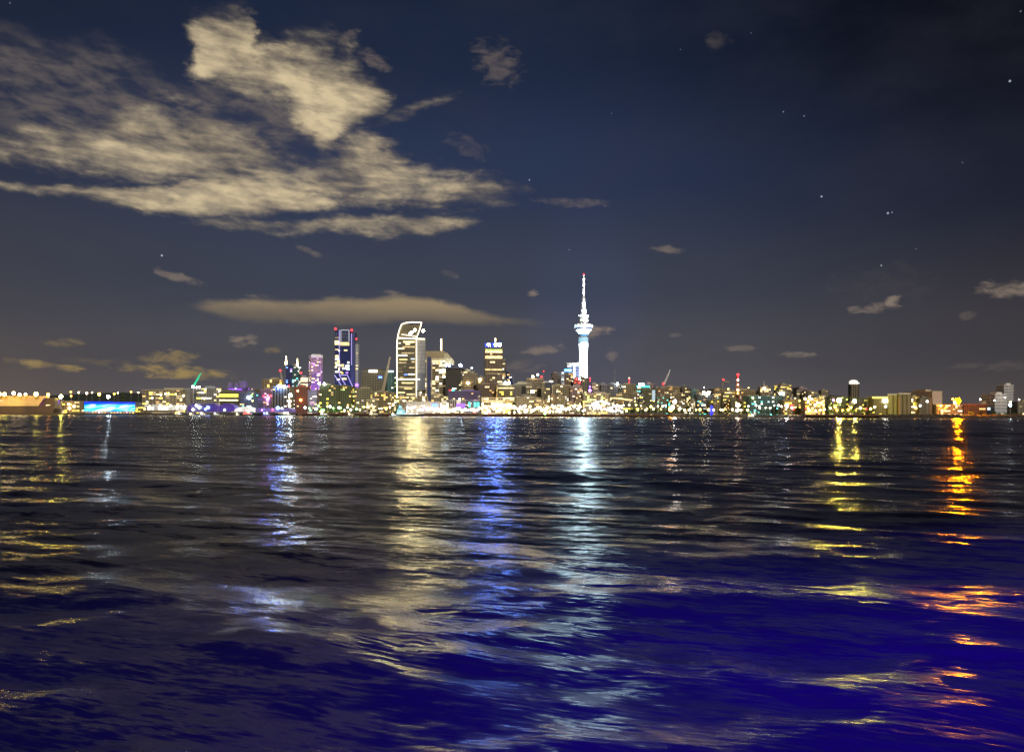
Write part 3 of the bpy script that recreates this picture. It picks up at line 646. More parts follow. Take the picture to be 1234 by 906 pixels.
B('slim pale pillar like block standing in front of the gold stripped block', 652, 656.5, 461, 1560, 'khaki', lit=0, roof=0, name='stair_tower', cat='building')
B('brick brown block with pale left edge below a white lattice', 665, 676, 449.5, 1760, 'brown', 'dark', 5, .1, .18, ('amber','warm'), 12, roof=1)
t = empty('lattice_mast', 'white lattice tower squeezed between two brown hilltop blocks', 'mast', (ax(678, 1745), 1745, az_(475, 1745)))
m = MB(); hh = az_(448, 1745)-az_(475, 1745)
for s_ in (-3, 3): m.tube((s_, 0, 0), (s_*.8, 0, hh), .6, wall('white'))
for k in range(7): m.tube((-3, 0, hh*k/7), (3, 0, hh*(k+1)/7), .45, wall('white')).tube((3, 0, hh*k/7), (-3, 0, hh*(k+1)/7), .45, wall('white'))
m.build('frame', t); 
for k in range(3): lamp_ball(t, 'lamp', 0, -1.5, hh*(.4+.28*k), 1.1, lmat('cool', .25))
b = B('brick brown block carrying a blazing blue cyan sign on its roof', 680, 690.5, 449.5, 1750, 'brown', 'amber', 0, 0, .2, ('amber','warm'), 12, roof=0)
for px in (681.5, 684.3, 687): x, _, z = loc(b, 1750, px, 446.2); lamp_ball(b, 'sign_lamp', x, -1, z, 2.7, em('cyan_beacon', (.05, .45, 1), 22, 'FRONT', False), .8)
D = 1850
b = B('tall thin portal framed tower with blue glass just left of the white observation tower', 683.6, 697.8, 440.5, D, 'slate', 'blue', 0, 0, .03, ('cool',), 2, grid='h', roof=0, name='skyscraper', cat='skyscraper')
w_, h_ = b['_w'], b['_h']
MB().box(-w_/2-1, w_/2+1, -2, 20, h_+.5, h_+6, wall('white')).build('white_roof_beam', b); MB().box(w_*.02, w_*.16, -2, -.3, 0, h_+.4, wall('white')).build('white_pier', b)
b = B('broad gridded block with beige edge and pale roof line below the blue sign', 664.5, 688, 464.5, 1590, 'tan', 'dark', 3, .04, .14, ('warm','amber','white'), 24, floor=3.6, bay=4)
x = -b['_w']/2; MB().box(x-.6, x+1.6, -1, .3, 1, b['_h']+.8, wall('beige')).box(x, b['_w']/2, -1.2, .2, b['_h']-.3, b['_h']+1, wall('beige')).build('beige_edge', b)
B('pinkish block full of broken bright windows below the white observation tower', 687, 702.5, 465.5, 1585, 'pink', 'amber', -5, .08, .5, ('white','pink','amber','warm'), 44, floor=3.7)
B('dark khaki block hiding the foot of the white observation tower', 697.5, 709, 455.5, 1780, 'khaki', 'dark', 0, 0, .2, ('warm',), 8)
b = B('small dark office hung with red lights beside the observation tower foot', 690, 700, 456, 1730, 'brown', 'amber', 8, .15, .35, ('red','white','amber'), 18, lamps=[(694.5,457,1.9,'red',1),(698,461,1.9,'red',.8)])

# ------------------------------------------------------------------ the white observation tower
D = 1900
tw = empty('observation_tower', 'very tall white floodlit observation tower with round pod and needle mast', 'tower', (ax(703, D, 440), D, gz(D)-1))
tz = lambda py: az_(py, D, 703) - tw.location.z
px_ = D/F*1.08
conc_w = mat('white_tower_concrete', (.80, .80, .76), .7, .06, .05)
dk = mat('tower_dark_band', (.05, .10, .16), .5)
MB().lathe([(0, 5.0*px_), (tz(470), 4.4*px_), (tz(440), 4.15*px_), (tz(424), 4.2*px_), (tz(418), 5.0*px_), (tz(406.5), 5.2*px_)], conc_w, 24).build('shaft', tw, True)
MB().lathe([(tz(406.3), 5.0*px_), (tz(402.6), 5.0*px_)], dk, 24).build('dark_collar', tw)
MB().lathe([(tz(402.4), 5.4*px_), (tz(400.5), 6.4*px_), (tz(398), 8.6*px_), (tz(396.6), 9.2*px_)], conc_w, 28).build('pod_underside', tw, True)
MB().lathe([(tz(396.5), 8.7*px_), (tz(395), 9.5*px_)], glass('blue'), 28).build('pod_glazing', tw)
MB().lathe([(tz(394.9), 10.3*px_), (tz(393), 10.5*px_), (tz(392.4), 8.6*px_), (tz(390.6), 8.0*px_), (tz(390.0), 6.2*px_)], conc_w, 28).build('pod_ring', tw)
MB().lathe([(tz(390), 5.4*px_), (tz(386), 5.1*px_), (tz(382.3), 4.6*px_)], conc_w, 24).build('upper_pod', tw, True)
MB().lathe([(tz(382.2), 5.6*px_), (tz(381), 5.8*px_), (tz(380.4), 4.6*px_), (tz(379), 4.2*px_), (tz(378.5), 3.4*px_), (tz(374), 2.9*px_)], conc_w, 24).build('sky_deck', tw)
MB().lathe([(tz(373.9), 3.3*px_), (tz(373), 3.3*px_), (tz(372.6), 2.6*px_), (tz(366), 2.1*px_), (tz(357.5), 1.35*px_)], conc_w, 20).build('mast_base', tw, True)
m = MB(); segs = [(357, 354.8, .9), (354.6, 347.6, 1.35), (346.4, 341.2, 1.25), (340.2, 334.6, 1.1), (333.6, 331.6, .7)]
m.lathe([(tz(357.4), .7*px_), (tz(331), .35*px_)], dk, 8)
for a, c_, r in segs: m.lathe([(tz(a), r*px_), (tz(c_), r*px_)], conc_w, 12)
m.build('mast', tw)
MB().lathe([(tz(412.6), 5.32*px_), (tz(407.4), 5.36*px_)], em('cyan_band_light', (.35, .75, .95), .7, 'NONE', False), 24).build('cyan_band', tw)
lamp_ball(tw, 'warning_lamp', 0, 0, tz(330.6), 1.7, lmat('red', .35))
added_led = em('added_led_strip', (.70, .93, 1), 5, 'FRONT', False)  # strips added to the shaft so the tower reflects more strongly in the water
for k in range(8):
    a = 2*pi*(k+.5)/8; r = 4.62*px_
    MB().tube((cos(a)*5.1*px_, sin(a)*5.1*px_, tz(488)), (cos(a)*4.32*px_, sin(a)*4.32*px_, tz(425)), .42, added_led, n=4).tube((cos(a)*4.32*px_, sin(a)*4.32*px_, tz(425)), (cos(a)*5.45*px_, sin(a)*5.45*px_, tz(414)), .42, added_led, n=4).build('light_strip', tw)
for k in range(12):
    a = 2*pi*(k+.5)/12
    lamp_ball(tw, 'pod_lamp', cos(a)*9.4*px_, sin(a)*9.4*px_, tz(392.0), .8, em('white_led_lamp', (.75, .95, 1), 9, 'FRONT', False))
    if k % 2: lamp_ball(tw, 'deck_lamp', cos(a)*5.3*px_, sin(a)*5.3*px_, tz(380.0), .7, em('white_led_lamp', (.75, .95, 1), 9, 'FRONT', False))
for z_ in (354, 344, 337):
    for k in range(4): lamp_ball(tw, 'mast_lamp', cos(k*pi/2+.7)*3.2, sin(k*pi/2+.7)*3.2, tz(z_), .35, em('white_led_lamp', (.75, .95, 1), 9, 'FRONT', False))
for k, py in enumerate((462, 450, 438, 426, 414, 393.5, 386, 376, 366)):
    rr_ = (4.4, 4.3, 4.3, 4.4, 5.4, 10.6, 5.3, 3.0, 2.2)[k]*px_
    flood(tw, 'reflection_light', 0, -rr_-1.2, tz(py), 1.7 if k < 7 else 1.1, em('reflection_light_glow', (.60, .90, 1), 800, 'FRONT', False))  # bright discs added to carry the tower's reflection across the harbour
def spot(p, tgt, power, col, ang=30, size=1.5):
    l = bpy.data.lights.new('floodlight', 'SPOT'); l.energy = power; l.color = col; l.spot_size = R(ang); l.spot_blend = .5; l.shadow_soft_size = size  # also serves the added unseen spots on the ship, silos and sheds
    o = bpy.data.objects.new('floodlight', l); COL.objects.link(o); o.location = p
    o.rotation_euler = (Vector(tgt)-Vector(p)).to_track_quat('-Z', 'Y').to_euler(); return o
T = tw.location
cw = (.62, .88, 1)
for dx_, dy_ in ((-14, -105), (70, -95), (35, -130)):
    spot(T+Vector((dx_, dy_, 35)), T+Vector((0, 0, 120)), 1.15e6, (.85, .95, 1), 55)
    spot(T+Vector((dx_, dy_, 40)), T+Vector((0, 0, tz(392))), 2.4e6, cw, 22)
    spot(T+Vector((dx_*1.7, dy_*1.7, 60)), T+Vector((0, 0, tz(362))), 1.1e7, (.85,.96,1), 18)
# unseen orange and yellow spots added to wash the moored ship, the silos and the sheds by the orange flare lamp
for px, tx in ((-20, 0), (35, 45)): p = at(px, 470, 1405); spot(p, at(tx, 488, 1475), 1.7e5, (1, .62, .12), 75)
p = at(1090, 484, 1455); spot(p, at(1088, 486, 1530), 1.6e5, (1, .75, .15), 80)
p = at(1150, 482, 1470); spot(p, at(1150, 490, 1525), 2.4e5, (1, .36, .02), 100)
p = at(985, 484, 1470); spot(p, at(990, 488, 1520), 1.2e5, (1, .62, .06), 100)
# violet floodlights at the foot of the violet tower and teal on the mast
p = at(379, 478, 1620); spot(p, at(379, 450, 1662), 1.6e5, (.35, .12, 1), 70)
p = at(375, 470, 1600); spot(p, at(379, 428, 1662), 2.0e5, (1, .7, .45), 40)
p = at(415, 475, 1600); spot(p, at(415, 440, 1642), 0.9e5, (.15, .2, 1), 75)

# ------------------------------------------------------------------ right of the tower
B('wide low building washed in yellow green light right of the tower foot', 702, 735, 474, 1570, 'beige', 'amber', 0, 0, .55, ('green','yellow','gold','warm'), 50, floor=3.8)
B('plain beige gridded block above the yellow green washed building', 713, 723, 463, 1680, 'beige', 'dark', 0, 0, .12, ('warm','dim'), 6, bay=4)
B('grey gridded block with a narrow gap beside the plain beige gridded block', 723.5, 733, 463.5, 1690, 'grey', 'dark', 0, 0, .14, ('warm','dim'), 6, bay=4)
B('pale framed block with one violet white lamp on its roof corner', 733.5, 746, 462.5, 1700, 'grey', 'dark', -6, .1, .08, ('warm',), 5, bay=4, lamps=[(744,462.6,2.4,'cool',.9)])
B('amber windowed slope block right of the violet white lamp', 748, 766, 463, 1720, 'tan', 'amber', 5, .08, .4, ('amber','warm','white'), 30)
b = B('block crowned with glowing turquoise frame and white sign', 767, 783, 464.5, 1740, 'teal', 'green', 0, 0, .3, ('teal','cool','amber'), 16, roof=0, crown=('teal', .06, 4))
sign(b, 1740, 769.5, 776, 461.8, 465, 'cool', .15)
B('tan flat block immediately right of the turquoise crowned block', 779, 789, 462.5, 1760, 'pink', 'dark', 0, 0, .1, ('warm',), 4)
b = B('pale green grey slab with a glowing lilac end wall', 773, 787, 469.5, 1640, 'olive', 'dark', 0, 0, .1, ('warm',), 6, floor=3.4, bay=3)
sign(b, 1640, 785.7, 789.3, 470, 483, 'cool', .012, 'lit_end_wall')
B('dark low block with a red sign light and amber windows', 789, 806, 468, 1700, 'brown', 'dark', 4, .1, .3, ('amber','warm'), 14, lamps=[(798,480,2.4,'red',1)])
B('amber lit terrace row under the pale luffing crane', 797, 821, 466, 1760, 'tan', 'amber', 0, 0, .6, ('amber','warm'), 34, bay=5)
B('orange windowed block in front of the amber terrace row', 811, 822, 473, 1650, 'tan', 'amber', -7, .12, .7, ('gold','amber','warm'), 24, bay=4)
B('dark brown tower with a column of white gold windows', 821, 832, 467, 1690, 'dark', 'amber', 0, 0, .5, ('gold','warm'), 20, bay=4)
B('pale green grey block with dark side right of the dark brown tower', 833, 842, 470.5, 1720, 'teal', 'dark', -10, .2, .06, ('warm',), 4)
B('long low block with teal roof strip behind the seafront lamps', 840, 866, 476, 1640, 'slate', 'green', 0, 0, .4, ('teal','white','amber'), 26, lamps=[(848,473,2.7,'warm',.8),(853.5,473.5,3.0,'white',.7)])
B('amber dotted hillside block below the brown tower crane', 858, 876, 468.5, 1800, 'tan', 'amber', 5, .1, .5, ('amber','warm','white'), 26)
B('yellow speckled block left of the red lit lattice mast', 871, 887, 472, 1650, 'khaki', 'amber', 0, 0, .6, ('yellow','warm','amber'), 34, bay=4)
B('amber speckled block right of the red lit lattice mast', 891, 912, 470, 1700, 'tan', 'amber', -4, .08, .45, ('amber','warm','pink'), 34)
b = B('block under a thin white spire mast with amber windows', 916, 929, 466.5, 1780, 'tan', 'amber', 0, 0, .5, ('amber','warm'), 16)
p = loc(b, 1780, 921, 466.5, 3); MB().tube(p, (p[0], 3, az_(458, 1780)-b.location.z), 1.0, wall('white'), .4).build('mast', b)
lamp_ball(b, 'lamp', p[0], -1, p[2]-3, 2.4, lmat('white', .4))
B('long dark teal shed with faint green windows behind the seafront wall', 903, 944, 477.5, 1600, 'teal', 'green', 0, 0, .22, ('teal','white','cool'), 24, floor=4.5, name='warehouse', cat='warehouse', roof=0)
B('brown apartment tower dotted with large amber windows, the tallest right of the masts', 938, 954, 463.5, 1760, 'khaki', 'amber', 8, .14, .6, ('amber','warm','yellow'), 46, bay=5, name='apartment_block', cat='apartment block', lamps=[(941,474,3.2,'blue',.25),(939,474.2,2.2,'cool',.7),(943,474.2,2.2,'cool',.7)])
B('grey blank faced block with two amber windows near the hilltop', 960, 973, 467, 1820, 'pink', 'dark', 6, .2, .2, ('amber','dim'), 8)
B('dark low block with amber corner lights right of the grey blank block', 973, 986, 472, 1800, 'brown', 'dark', 0, 0, .4, ('amber','warm'), 12)
B('yellow sodium lit shed with a bright fascia left of the container yard', 943, 971, 482, 1560, 'tan', 'amber', 0, 0, .5, ('yellow','gold','amber'), 20, floor=4, name='warehouse', cat='warehouse', roof=0)
B('stacked yellow glowing terminal building above the dark red wharf', 970, 994, 481.5, 1520, 'tan', 'amber', 0, 0, .75, ('yellow','gold','amber','white'), 60, floor=3.6, bay=4.5, name='terminal_building', cat='terminal', lamps=[(975,478.5,1.7,'warm',.6),(963,480.5,1.9,'warm',.6),(978,481,1.5,'warm',.6)])
# white crowned tower
D = 1900
b = B('lone brown tower with a dazzling white crown above the dark hill', 1025, 1035.2, 463, D, 'tan', 'dark', 0, 0, 0, roof=0, grid='v', name='crowned_tower', cat='tower')
w_, h_ = b['_w'], b['_h']
MB().lathe([(h_+.5, w_*.44), (h_+3, w_*.50), (h_+7, w_*.48), (h_+9.5, w_*.36), (h_+10.8, w_*.15)], lmat('white', .022), 16, (0, b['_d']/2)).build('glowing_crown', b)
for k in range(7): lamp_ball(b, 'crown_lamp', -w_*.45+w_*.9*k/6, -1, h_+4+2*sin(k*2), .9, lmat('white', .1))
# hill terminal with silos
b = B('long green yellow lit shed on the hill behind the floodlights', 1000, 1022, 478, 1580, 'olive', 'green', 0, 0, .4, ('green','yellow'), 20, name='warehouse', cat='warehouse', roof=0)
B('olive lit shed between the twin yellow floodlights', 1022, 1050, 479, 1590, 'olive', 'green', 4, .08, .4, ('green','yellow','warm'), 22, name='warehouse', cat='warehouse', roof=0)
b = B('low block with a long yellow roof strip and glaring white door light', 1051, 1071, 478, 1540, 'olive', 'amber', 0, 0, .1, ('yellow',), 5, name='warehouse', cat='warehouse', roof=0, crown=('yellow', .05, 3), lamps=[(1065.5,483,2.8,'white',.8),(1068,483,2.5,'white',.8)])
def silo(label, x0, x1, yt, D, c, n):
    t = empty('silo_block', label, 'silo', (ax((x0+x1)/2, D), D, gz(D)-1))
    w = (x1-x0)*D/F; h = az_(yt, D, x0)-t.location.z; r = w/n/2
    m = MB()
    for k in range(n): m.lathe([(0, r*.99), (h, r*.99), (h+.8, r*.8)], wall(c), 14, (-w/2+r+2*r*k, r))
    m.build('silo_wall', t)
    MB().box(-w/2+1, w/2-1, r*.3, r*1.7, h+.6, h+3.5, wall('grey')).build('roof_gallery', t)
    return t
t = silo('cluster of olive lit cylindrical silos left of the dark silo block', 1071, 1083, 476.5, 1530, 'olive', 2)
t = silo('dark silo block with glowing orange left edge', 1083, 1098.5, 475.5, 1525, 'dark', 3)
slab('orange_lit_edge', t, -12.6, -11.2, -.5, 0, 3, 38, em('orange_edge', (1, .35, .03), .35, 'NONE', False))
B('yellow lit low shed between the dark silos and the beige tall block', 1098, 1108, 478, 1535, 'tan', 'amber', 0, 0, .7, ('yellow','gold','white'), 18, bay=4, name='warehouse', cat='warehouse')
B('plain beige windowless block with small side windows above the flare lamp', 1112.5, 1136.5, 471.5, 1600, 'beige', 'pale', 12, .42, .12, ('dim',), 4, bay=9)
B('dark blank waterside block below the plain beige windowless block', 1108, 1124, 480, 1525, 'dark', 'dark', 0, 0, .04, ('amber',), 2, name='warehouse', cat='warehouse')
b = B('long orange lit shed directly under the fierce orange flare lamp', 1128, 1160, 487.5, 1520, 'tan', 'amber', 0, 0, .8, ('yellow','white','gold'), 20, name='warehouse', cat='warehouse', roof=0)
b = B('long rust brown shed right of the fierce orange flare lamp', 1160, 1190, 487, 1530, 'red', 'amber', 0, 0, .05, ('amber',), 2, name='warehouse', cat='warehouse', roof=0, grid='v', bay=4)
B('wide white office with long window bands at the far right', 1197, 1214, 475, 1600, 'white', 'pale', 4, .1, .06, ('cool','dim'), 4, bay=14, floor=7)
B('tall pale slab at the far right with dark window slots', 1210.5, 1227, 464, 1650, 'white', 'pale', -14, .38, .04, ('dim',), 3, bay=8, floor=6)
B('low dark block at the extreme right edge with two dim windows', 1226, 1246, 484, 1620, 'khaki', 'dark', 0, 0, .2, ('warm','dim'), 6)
# --- far left
D = 1500
t = empty('moored_ship', 'dark hulled ship with pale slanting upper deck moored at the far left under bright lamps', 'ship', (ax(20, D), D-25, 0))
def q(px, py, D=1475): return (ax(px, D)-t.location.x, az_(py, D, px))
hull = mat('ship_hull', (.10,.07,.06), .6); sup = mat('ship_deck_house', (.75,.55,.28), .6)
MB().prism([q(-30,489.3),q(52,489.3),q(65,487.5),q(65.5,492),q(63,499.3),q(-30,499.3)], 0, 20, hull).build('hull', t)
MB().prism([q(-30,477),q(54.5,477),(q(46,489.1)[0], q(46,489.1)[1]),q(-30,489.1)], .6, 16, sup).build('upper_deck', t)
MB().prism([q(55,479),q(65,479.5),q(65,487.4),q(52.5,489.1),q(50,489.1)], 2, 15, hull).build('bridge_block', t)
for px in (-10, 0, 12): slab('deck_window', t, q(px,0)[0], q(px,0)[0]+6, .2, .5, q(0,483.5)[1], q(0,482)[1], wmat('dim'))
for px, py, r, k, c_ in ((2,475.2,3.6,1.4,'yellow'),(8,475.2,3.4,1.4,'yellow'),(19,474,3.2,1.2,'warm'),(26,475.5,2.8,1,'warm'),(33,475,2.3,1,'warm'),(46,475,4.0,1.6,'yellow'),(-8,475,4,1.5,'orange')):
    x, z = q(px, py); flood(t, 'deck_floodlight', x, -5, z, r*.9, lmat(c_, k)); lamp_ball(t, 'deck_lamp', x+2, -7, z-1.5, 1.0, lmat('orange' if px in (-8,2,19,33) else 'yellow', .8)); MB().tube((x, 2, q(px,477.2)[1]), (x, -5, z), .35, hull).build('lamp_post', t)
slab('gangway_light', t, q(55,0)[0], q(60,0)[0], 1.2, 1.6, q(0,489)[1], q(0,487.5)[1], lmat('warm', .05))
B('yellow green lit shed left of the cyan wave hall', 72, 101.5, 483.5, 1515, 'tan', 'amber', 0, 0, .3, ('yellow','warm','gold'), 16, name='warehouse', cat='warehouse', roof=0, lamps=[(83,487,1.5,'warm',.7),(84,492,1.7,'warm',.8),(89.5,489.5,1.6,'warm',.8)])
B('little grey hut with a violet lamp at the bow of the moored ship', 65.5, 72, 482, 1510, 'grey', 'violet', 0, 0, .2, ('violet',), 3, name='hut', cat='hut', roof=0, lamps=[(67.5,484,2.6,'violet',4)])
# cyan glowing hall: two screens showing white wave bands
t = empty('light_hall', 'long hall covered in glowing cyan and blue wave pictures on the far left waterfront', 'hall', (ax(132, 1500), 1500, 3))
mw = bpy.data.materials.new('wave_screen'); mw.use_nodes = True; NT_ = mw.node_tree
tcn = NT_.nodes.new('ShaderNodeTexCoord'); so = NT_.nodes.new('ShaderNodeSeparateXYZ'); NT_.links.new(tcn.outputs['Object'], so.inputs[0])
ox, oz = N(so.outputs[0]), N(so.outputs[2])
nn = noise(vec(ox*0.03 - oz*0.12, oz*0.06, 2.0), 1.0, 4, .6, 1.4)
cc = mixc(smooth(nn, .32, .42), (0, .06, 1), (0, .62, 1)); cc = mixc(smooth(nn, .46, .56), cc, (.75, 1, 1)); cc = mixc(smooth(oz, 14.5, 19.5), cc, (0, .04, 1))
bb = NT_.nodes['Principled BSDF']; NT_.links.new(cc, bb.inputs['Emission Color']); bb.inputs['Emission Strength'].default_value = 1.6; bb.inputs['Base Color'].default_value = (.02,.02,.02,1)
mw.cycles.emission_sampling = 'FRONT'
x0, x1, x2 = (ax(p, 1500)-t.location.x for p in (101.5, 136.5, 163))
MB().box(x0, x2, 0, 30, 0, 22.0, wall('slate')).build('hall_body', t)
MB().box(x0+.4, x1-.3, -.5, -.1, 4, 22.4, mw).build('wave_screen', t)
MB().box(x1+.3, x2-.4, -.5, -.1, 4.5, 21.6, mw).build('wave_screen', t)
for k in range(16): slab('canopy_window', t, x0+3+k*5.9, x0+6.5+k*5.9, -.6, -.2, .8, 2.8, wmat(('amber','pink','warm')[k % 3]))
# white marquee: row of peaked lit roofs
def marquee(label, x0, x1, ytop, ybot, D, n, colr, st, peaks=True, name='marquee'):
    t = empty(name, label, 'marquee', (ax((x0+x1)/2, D), D, az_(ybot, D, x0)))
    s = D/F; w = (x1-x0)*s; h = (ybot-ytop)*s
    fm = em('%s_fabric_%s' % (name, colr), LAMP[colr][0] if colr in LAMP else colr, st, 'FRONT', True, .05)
    u = w/n
    for k in range(n):
        m = MB(); xa = -w/2+k*u; hh = h*(.78+.22*random.random())
        m.add([(xa,0,h*.5),(xa+u,0,h*.5),(xa+u,u,h*.5),(xa,u,h*.5),(xa+u/2,u/2,hh)], [(0,1,4),(1,2,4),(2,3,4),(3,0,4),(3,2,1,0)], fm); m.build('peaked_roof', t)
        MB().box(xa+.3, xa+u-.3, .3, .6, 0, h*.5-.3, fm).build('side_panel', t)
        MB().tube((xa+.1, 0, -2), (xa+.1, 0, h*.5), .25, wall('grey')).build('pole', t)
    return t
marquee('row of white glowing peaked marquee roofs at the foot of the khaki apartments', 173, 224, 485.5, 494, 1498, 12, 'white', 1.6)
MB_ = B('thin yellow lit ground floor strip below the left end of the marquee row', 163, 176, 490, 1494, 'tan', 'amber', 0, 0, .9, ('yellow','warm'), 8, floor=4, roof=0, name='kiosk', cat='kiosk')
# violet cloud-shaped hall
def vault(label, x0, x1, ytop, ybot, D, fm, name='vaulted_hall', lamps=(), bumps=3, cat='hall'):
    t = empty(name, label, cat, (ax((x0+x1)/2, D), D, az_(ybot, D, x0)))
    s = D/F; w = (x1-x0)*s; h = (ybot-ytop)*s; n = 36
    top = [(-w/2+w*i/n, h*(.55+.45*abs(sin(pi*bumps*i/n))**.6) if bumps > 1 else h*(.18+.82*sin(pi*i/n)**.6)) for i in range(n+1)]
    MB().prism([(w/2,0)] + top[::-1] + [(-w/2,0)], 0, 24, fm).build('shell', t)
    for k in range(0, n, 3): MB().tube((top[k][0], -.35, 0), (top[k][0], -.35, top[k][1]), .3, wall('slate')).build('rib', t)
    for px, py, r, c_, k in lamps: lamp_ball(t, 'lamp', ax(px, D)-t.location.x, -1.8, az_(py, D, px)-t.location.z, r, lmat(c_, k))
    return t
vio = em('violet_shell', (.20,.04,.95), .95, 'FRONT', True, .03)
vault('long violet glowing wavy hall on the wharf right of the white marquee', 226, 283, 486, 496, 1496, vio, lamps=[(237,488.5,1.6,'cool',.7),(240.5,490.5,2.2,'cool',.9),(233,493.5,1.6,'white',.7),(251,491,3.0,'blue',.35),(248,493,2,'blue',.35),(271,494,1.2,'cool',.5)])
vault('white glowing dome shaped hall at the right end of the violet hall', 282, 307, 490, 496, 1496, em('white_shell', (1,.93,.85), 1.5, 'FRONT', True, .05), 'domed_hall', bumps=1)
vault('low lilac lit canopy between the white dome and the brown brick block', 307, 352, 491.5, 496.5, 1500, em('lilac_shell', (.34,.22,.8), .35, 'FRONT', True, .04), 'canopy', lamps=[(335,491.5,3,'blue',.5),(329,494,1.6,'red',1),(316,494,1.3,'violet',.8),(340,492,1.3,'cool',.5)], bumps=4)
# waterfront centre
t = empty('sail_sculpture', 'pale cyan glowing layered sail shape on the quay below the outlined tower', 'sculpture', (ax(483, 1505), 1505, 4))
for k, (a, b_, z) in enumerate(((478,489.5,0),(478.5,488,4.5),(479.5,485,9),(480.5,484,13))):
    x0, x1 = ax(a, 1505)-t.location.x, ax(b_, 1505)-t.location.x
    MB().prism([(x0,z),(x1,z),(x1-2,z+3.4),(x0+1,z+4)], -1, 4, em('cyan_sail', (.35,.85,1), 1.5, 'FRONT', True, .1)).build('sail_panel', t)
b = B('long plain grey ferry shed with a blue sign on the waterfront', 489, 530, 484, 1508, 'grey', 'pale', 0, 0, .12, ('white','warm'), 8, floor=5, grid='h', roof=0, name='ferry_shed', cat='shed')
sign(b, 1508, 520.5, 527.5, 486.5, 490, 'blue', .06)
b = B('square house with fiercely white lit walls beside the blue shed sign', 530, 540.5, 485.5, 1505, 'white', 'amber', 0, 0, .9, ('white','gold'), 16, floor=5, name='white_house', cat='house')
b = B('grey columned office with pink lit ground floor left of the teal panels', 540, 563, 482, 1515, 'grey', 'dark', 0, 0, .5, ('pink','white','warm'), 24, grid='v', bay=4, roof=0)
sign(b, 1515, 550, 560.5, 486, 491.5, 'violet', .06, 'pink_lit_panel')
b = B('ticket hall with tall turquoise lit glass panels', 563, 579, 482.5, 1512, 'slate', 'blue', 0, 0, .1, ('white','amber'), 6, roof=0, name='ticket_hall', cat='hall')
for a, c_ in ((564.5,567),(571,574),(575,577.6)): sign(b, 1512, a, c_, 484.5, 490.5, 'teal', .05, 'lit_panel')
def canopy(label, x0, x1, yt, yb, D, colr, st, tilt=0):
    t = empty('canopy', label, 'canopy', (ax((x0+x1)/2, D), D, 3.2))
    s = D/F; w = (x1-x0)*s; za = az_(yt, D, x0)-3.2; zb = az_(yb, D, x0)-3.2
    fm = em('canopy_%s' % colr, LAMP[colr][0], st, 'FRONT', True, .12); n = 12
    pts = [(-w/2+w*i/n, zb+(za-zb)*(.55+.45*sin(pi*(i/n)**(1+tilt)))) for i in range(n+1)]
    MB().prism([(p[0], p[1]-2.2) for p in pts][::-1] and pts[::-1] + [(p[0], p[1]-2.6) for p in pts], 0, 20, fm).build('roof', t)
    for k in range(0, n+1, 2): MB().tube((pts[k][0], 1, 0), (pts[k][0], 1, pts[k][1]-2.6), .4, wall('grey')).build('post', t)
    for k in range(5): lamp_ball(t, 'lamp', -w*.4+w*.2*k, -1, zb*.75+random.uniform(-1, 2), 1.3, lmat(colr, .6))
    return t
canopy('largest glaring white canopy on the quay right of the tower foot', 714, 735, 482.5, 490, 1520, 'white', 3.0)
canopy('glaring white swept canopy with a yellow base right of the largest one', 733, 751, 488, 494, 1505, 'white', 3.0, .6)
canopy('long thin curved white roof behind the two glaring canopies', 736, 762, 478.8, 484, 1560, 'warm', 2.0, -.6)
canopy('glaring white canopy on the quay left of the observation tower', 656, 677, 489.5, 495, 1505, 'warm', 3.0)
canopy('small bright canopy between the yellow kiosk and the green harbour light', 604, 636, 491, 495.5, 1500, 'warm', 2.4)
b = B('dark tree shaded terrace block with tiny windows behind the right canopies', 750, 800, 486, 1540, 'dark', 'dark', 0, 0, .05, ('warm',), 6, roof=0, grid='h', floor=4)
sign(b, 1540, 751, 770, 491.8, 493.4, 'yellow', .05, 'light_strip')

# ------------------------------------------------------------------ infill blocks on the slope behind (each its own thing)
def infill(zone, x0, x1, ylo, yhi, n, D0, D1, cols, wins, mark):
    rnd = random.Random(zone); xs = sorted(rnd.uniform(x0, x1) for _ in range(n))
    ords = ['first','second','third','fourth','fifth','sixth','seventh','eighth','ninth','tenth','eleventh','twelfth','thirteenth','fourteenth','fifteenth','sixteenth','seventeenth','eighteenth']
    for i in range(n):
        px = x0 + (x1-x0)*(i+.5)/n + rnd.uniform(-2, 2); wd = rnd.uniform(6, 13); c = rnd.choice(cols); wn = rnd.choice(wins)
        B('%s hillside block with %s windows, %s rightward %s' % ({'tan':'tan','khaki':'khaki','brown':'brown','grey':'grey','beige':'beige','pink':'pinkish','slate':'slate','olive':'olive','dark':'dark','white':'white'}[c], {'amber':'amber','warm':'warm white','yellow':'yellow','white':'white','cool':'bluish','gold':'gold','dim':'dim','green':'greenish','pink':'pink','teal':'turquoise'}[wn], ords[i], mark),
          px-wd/2, px+wd/2, rnd.uniform(ylo, yhi), rnd.uniform(D0, D1), c, rnd.choice(('dark','amber')), rnd.choice((0, 8, -8, 14)), .18, rnd.uniform(.3, .6), (wn, wn, 'warm', 'dim'), 18, bay=rnd.choice((3.6,4.2,5)), group='infill blocks on the city slope', seed=i*31+len(zone), name='small_block', cat='building')
infill('a', 268, 345, 466, 474, 7, 1650, 1800, ('tan','grey','brown','olive'), ('amber','warm','cool'), 'from the green lit mast')
infill('b', 430, 580, 474, 483, 12, 1525, 1600, ('tan','khaki','beige','brown'), ('gold','amber','warm','white'), 'from the leaning crane boom')
infill('c', 604, 702, 474, 486, 10, 1520, 1575, ('khaki','brown','tan','dark','grey'), ('amber','warm','white'), 'from the blue topped tower')
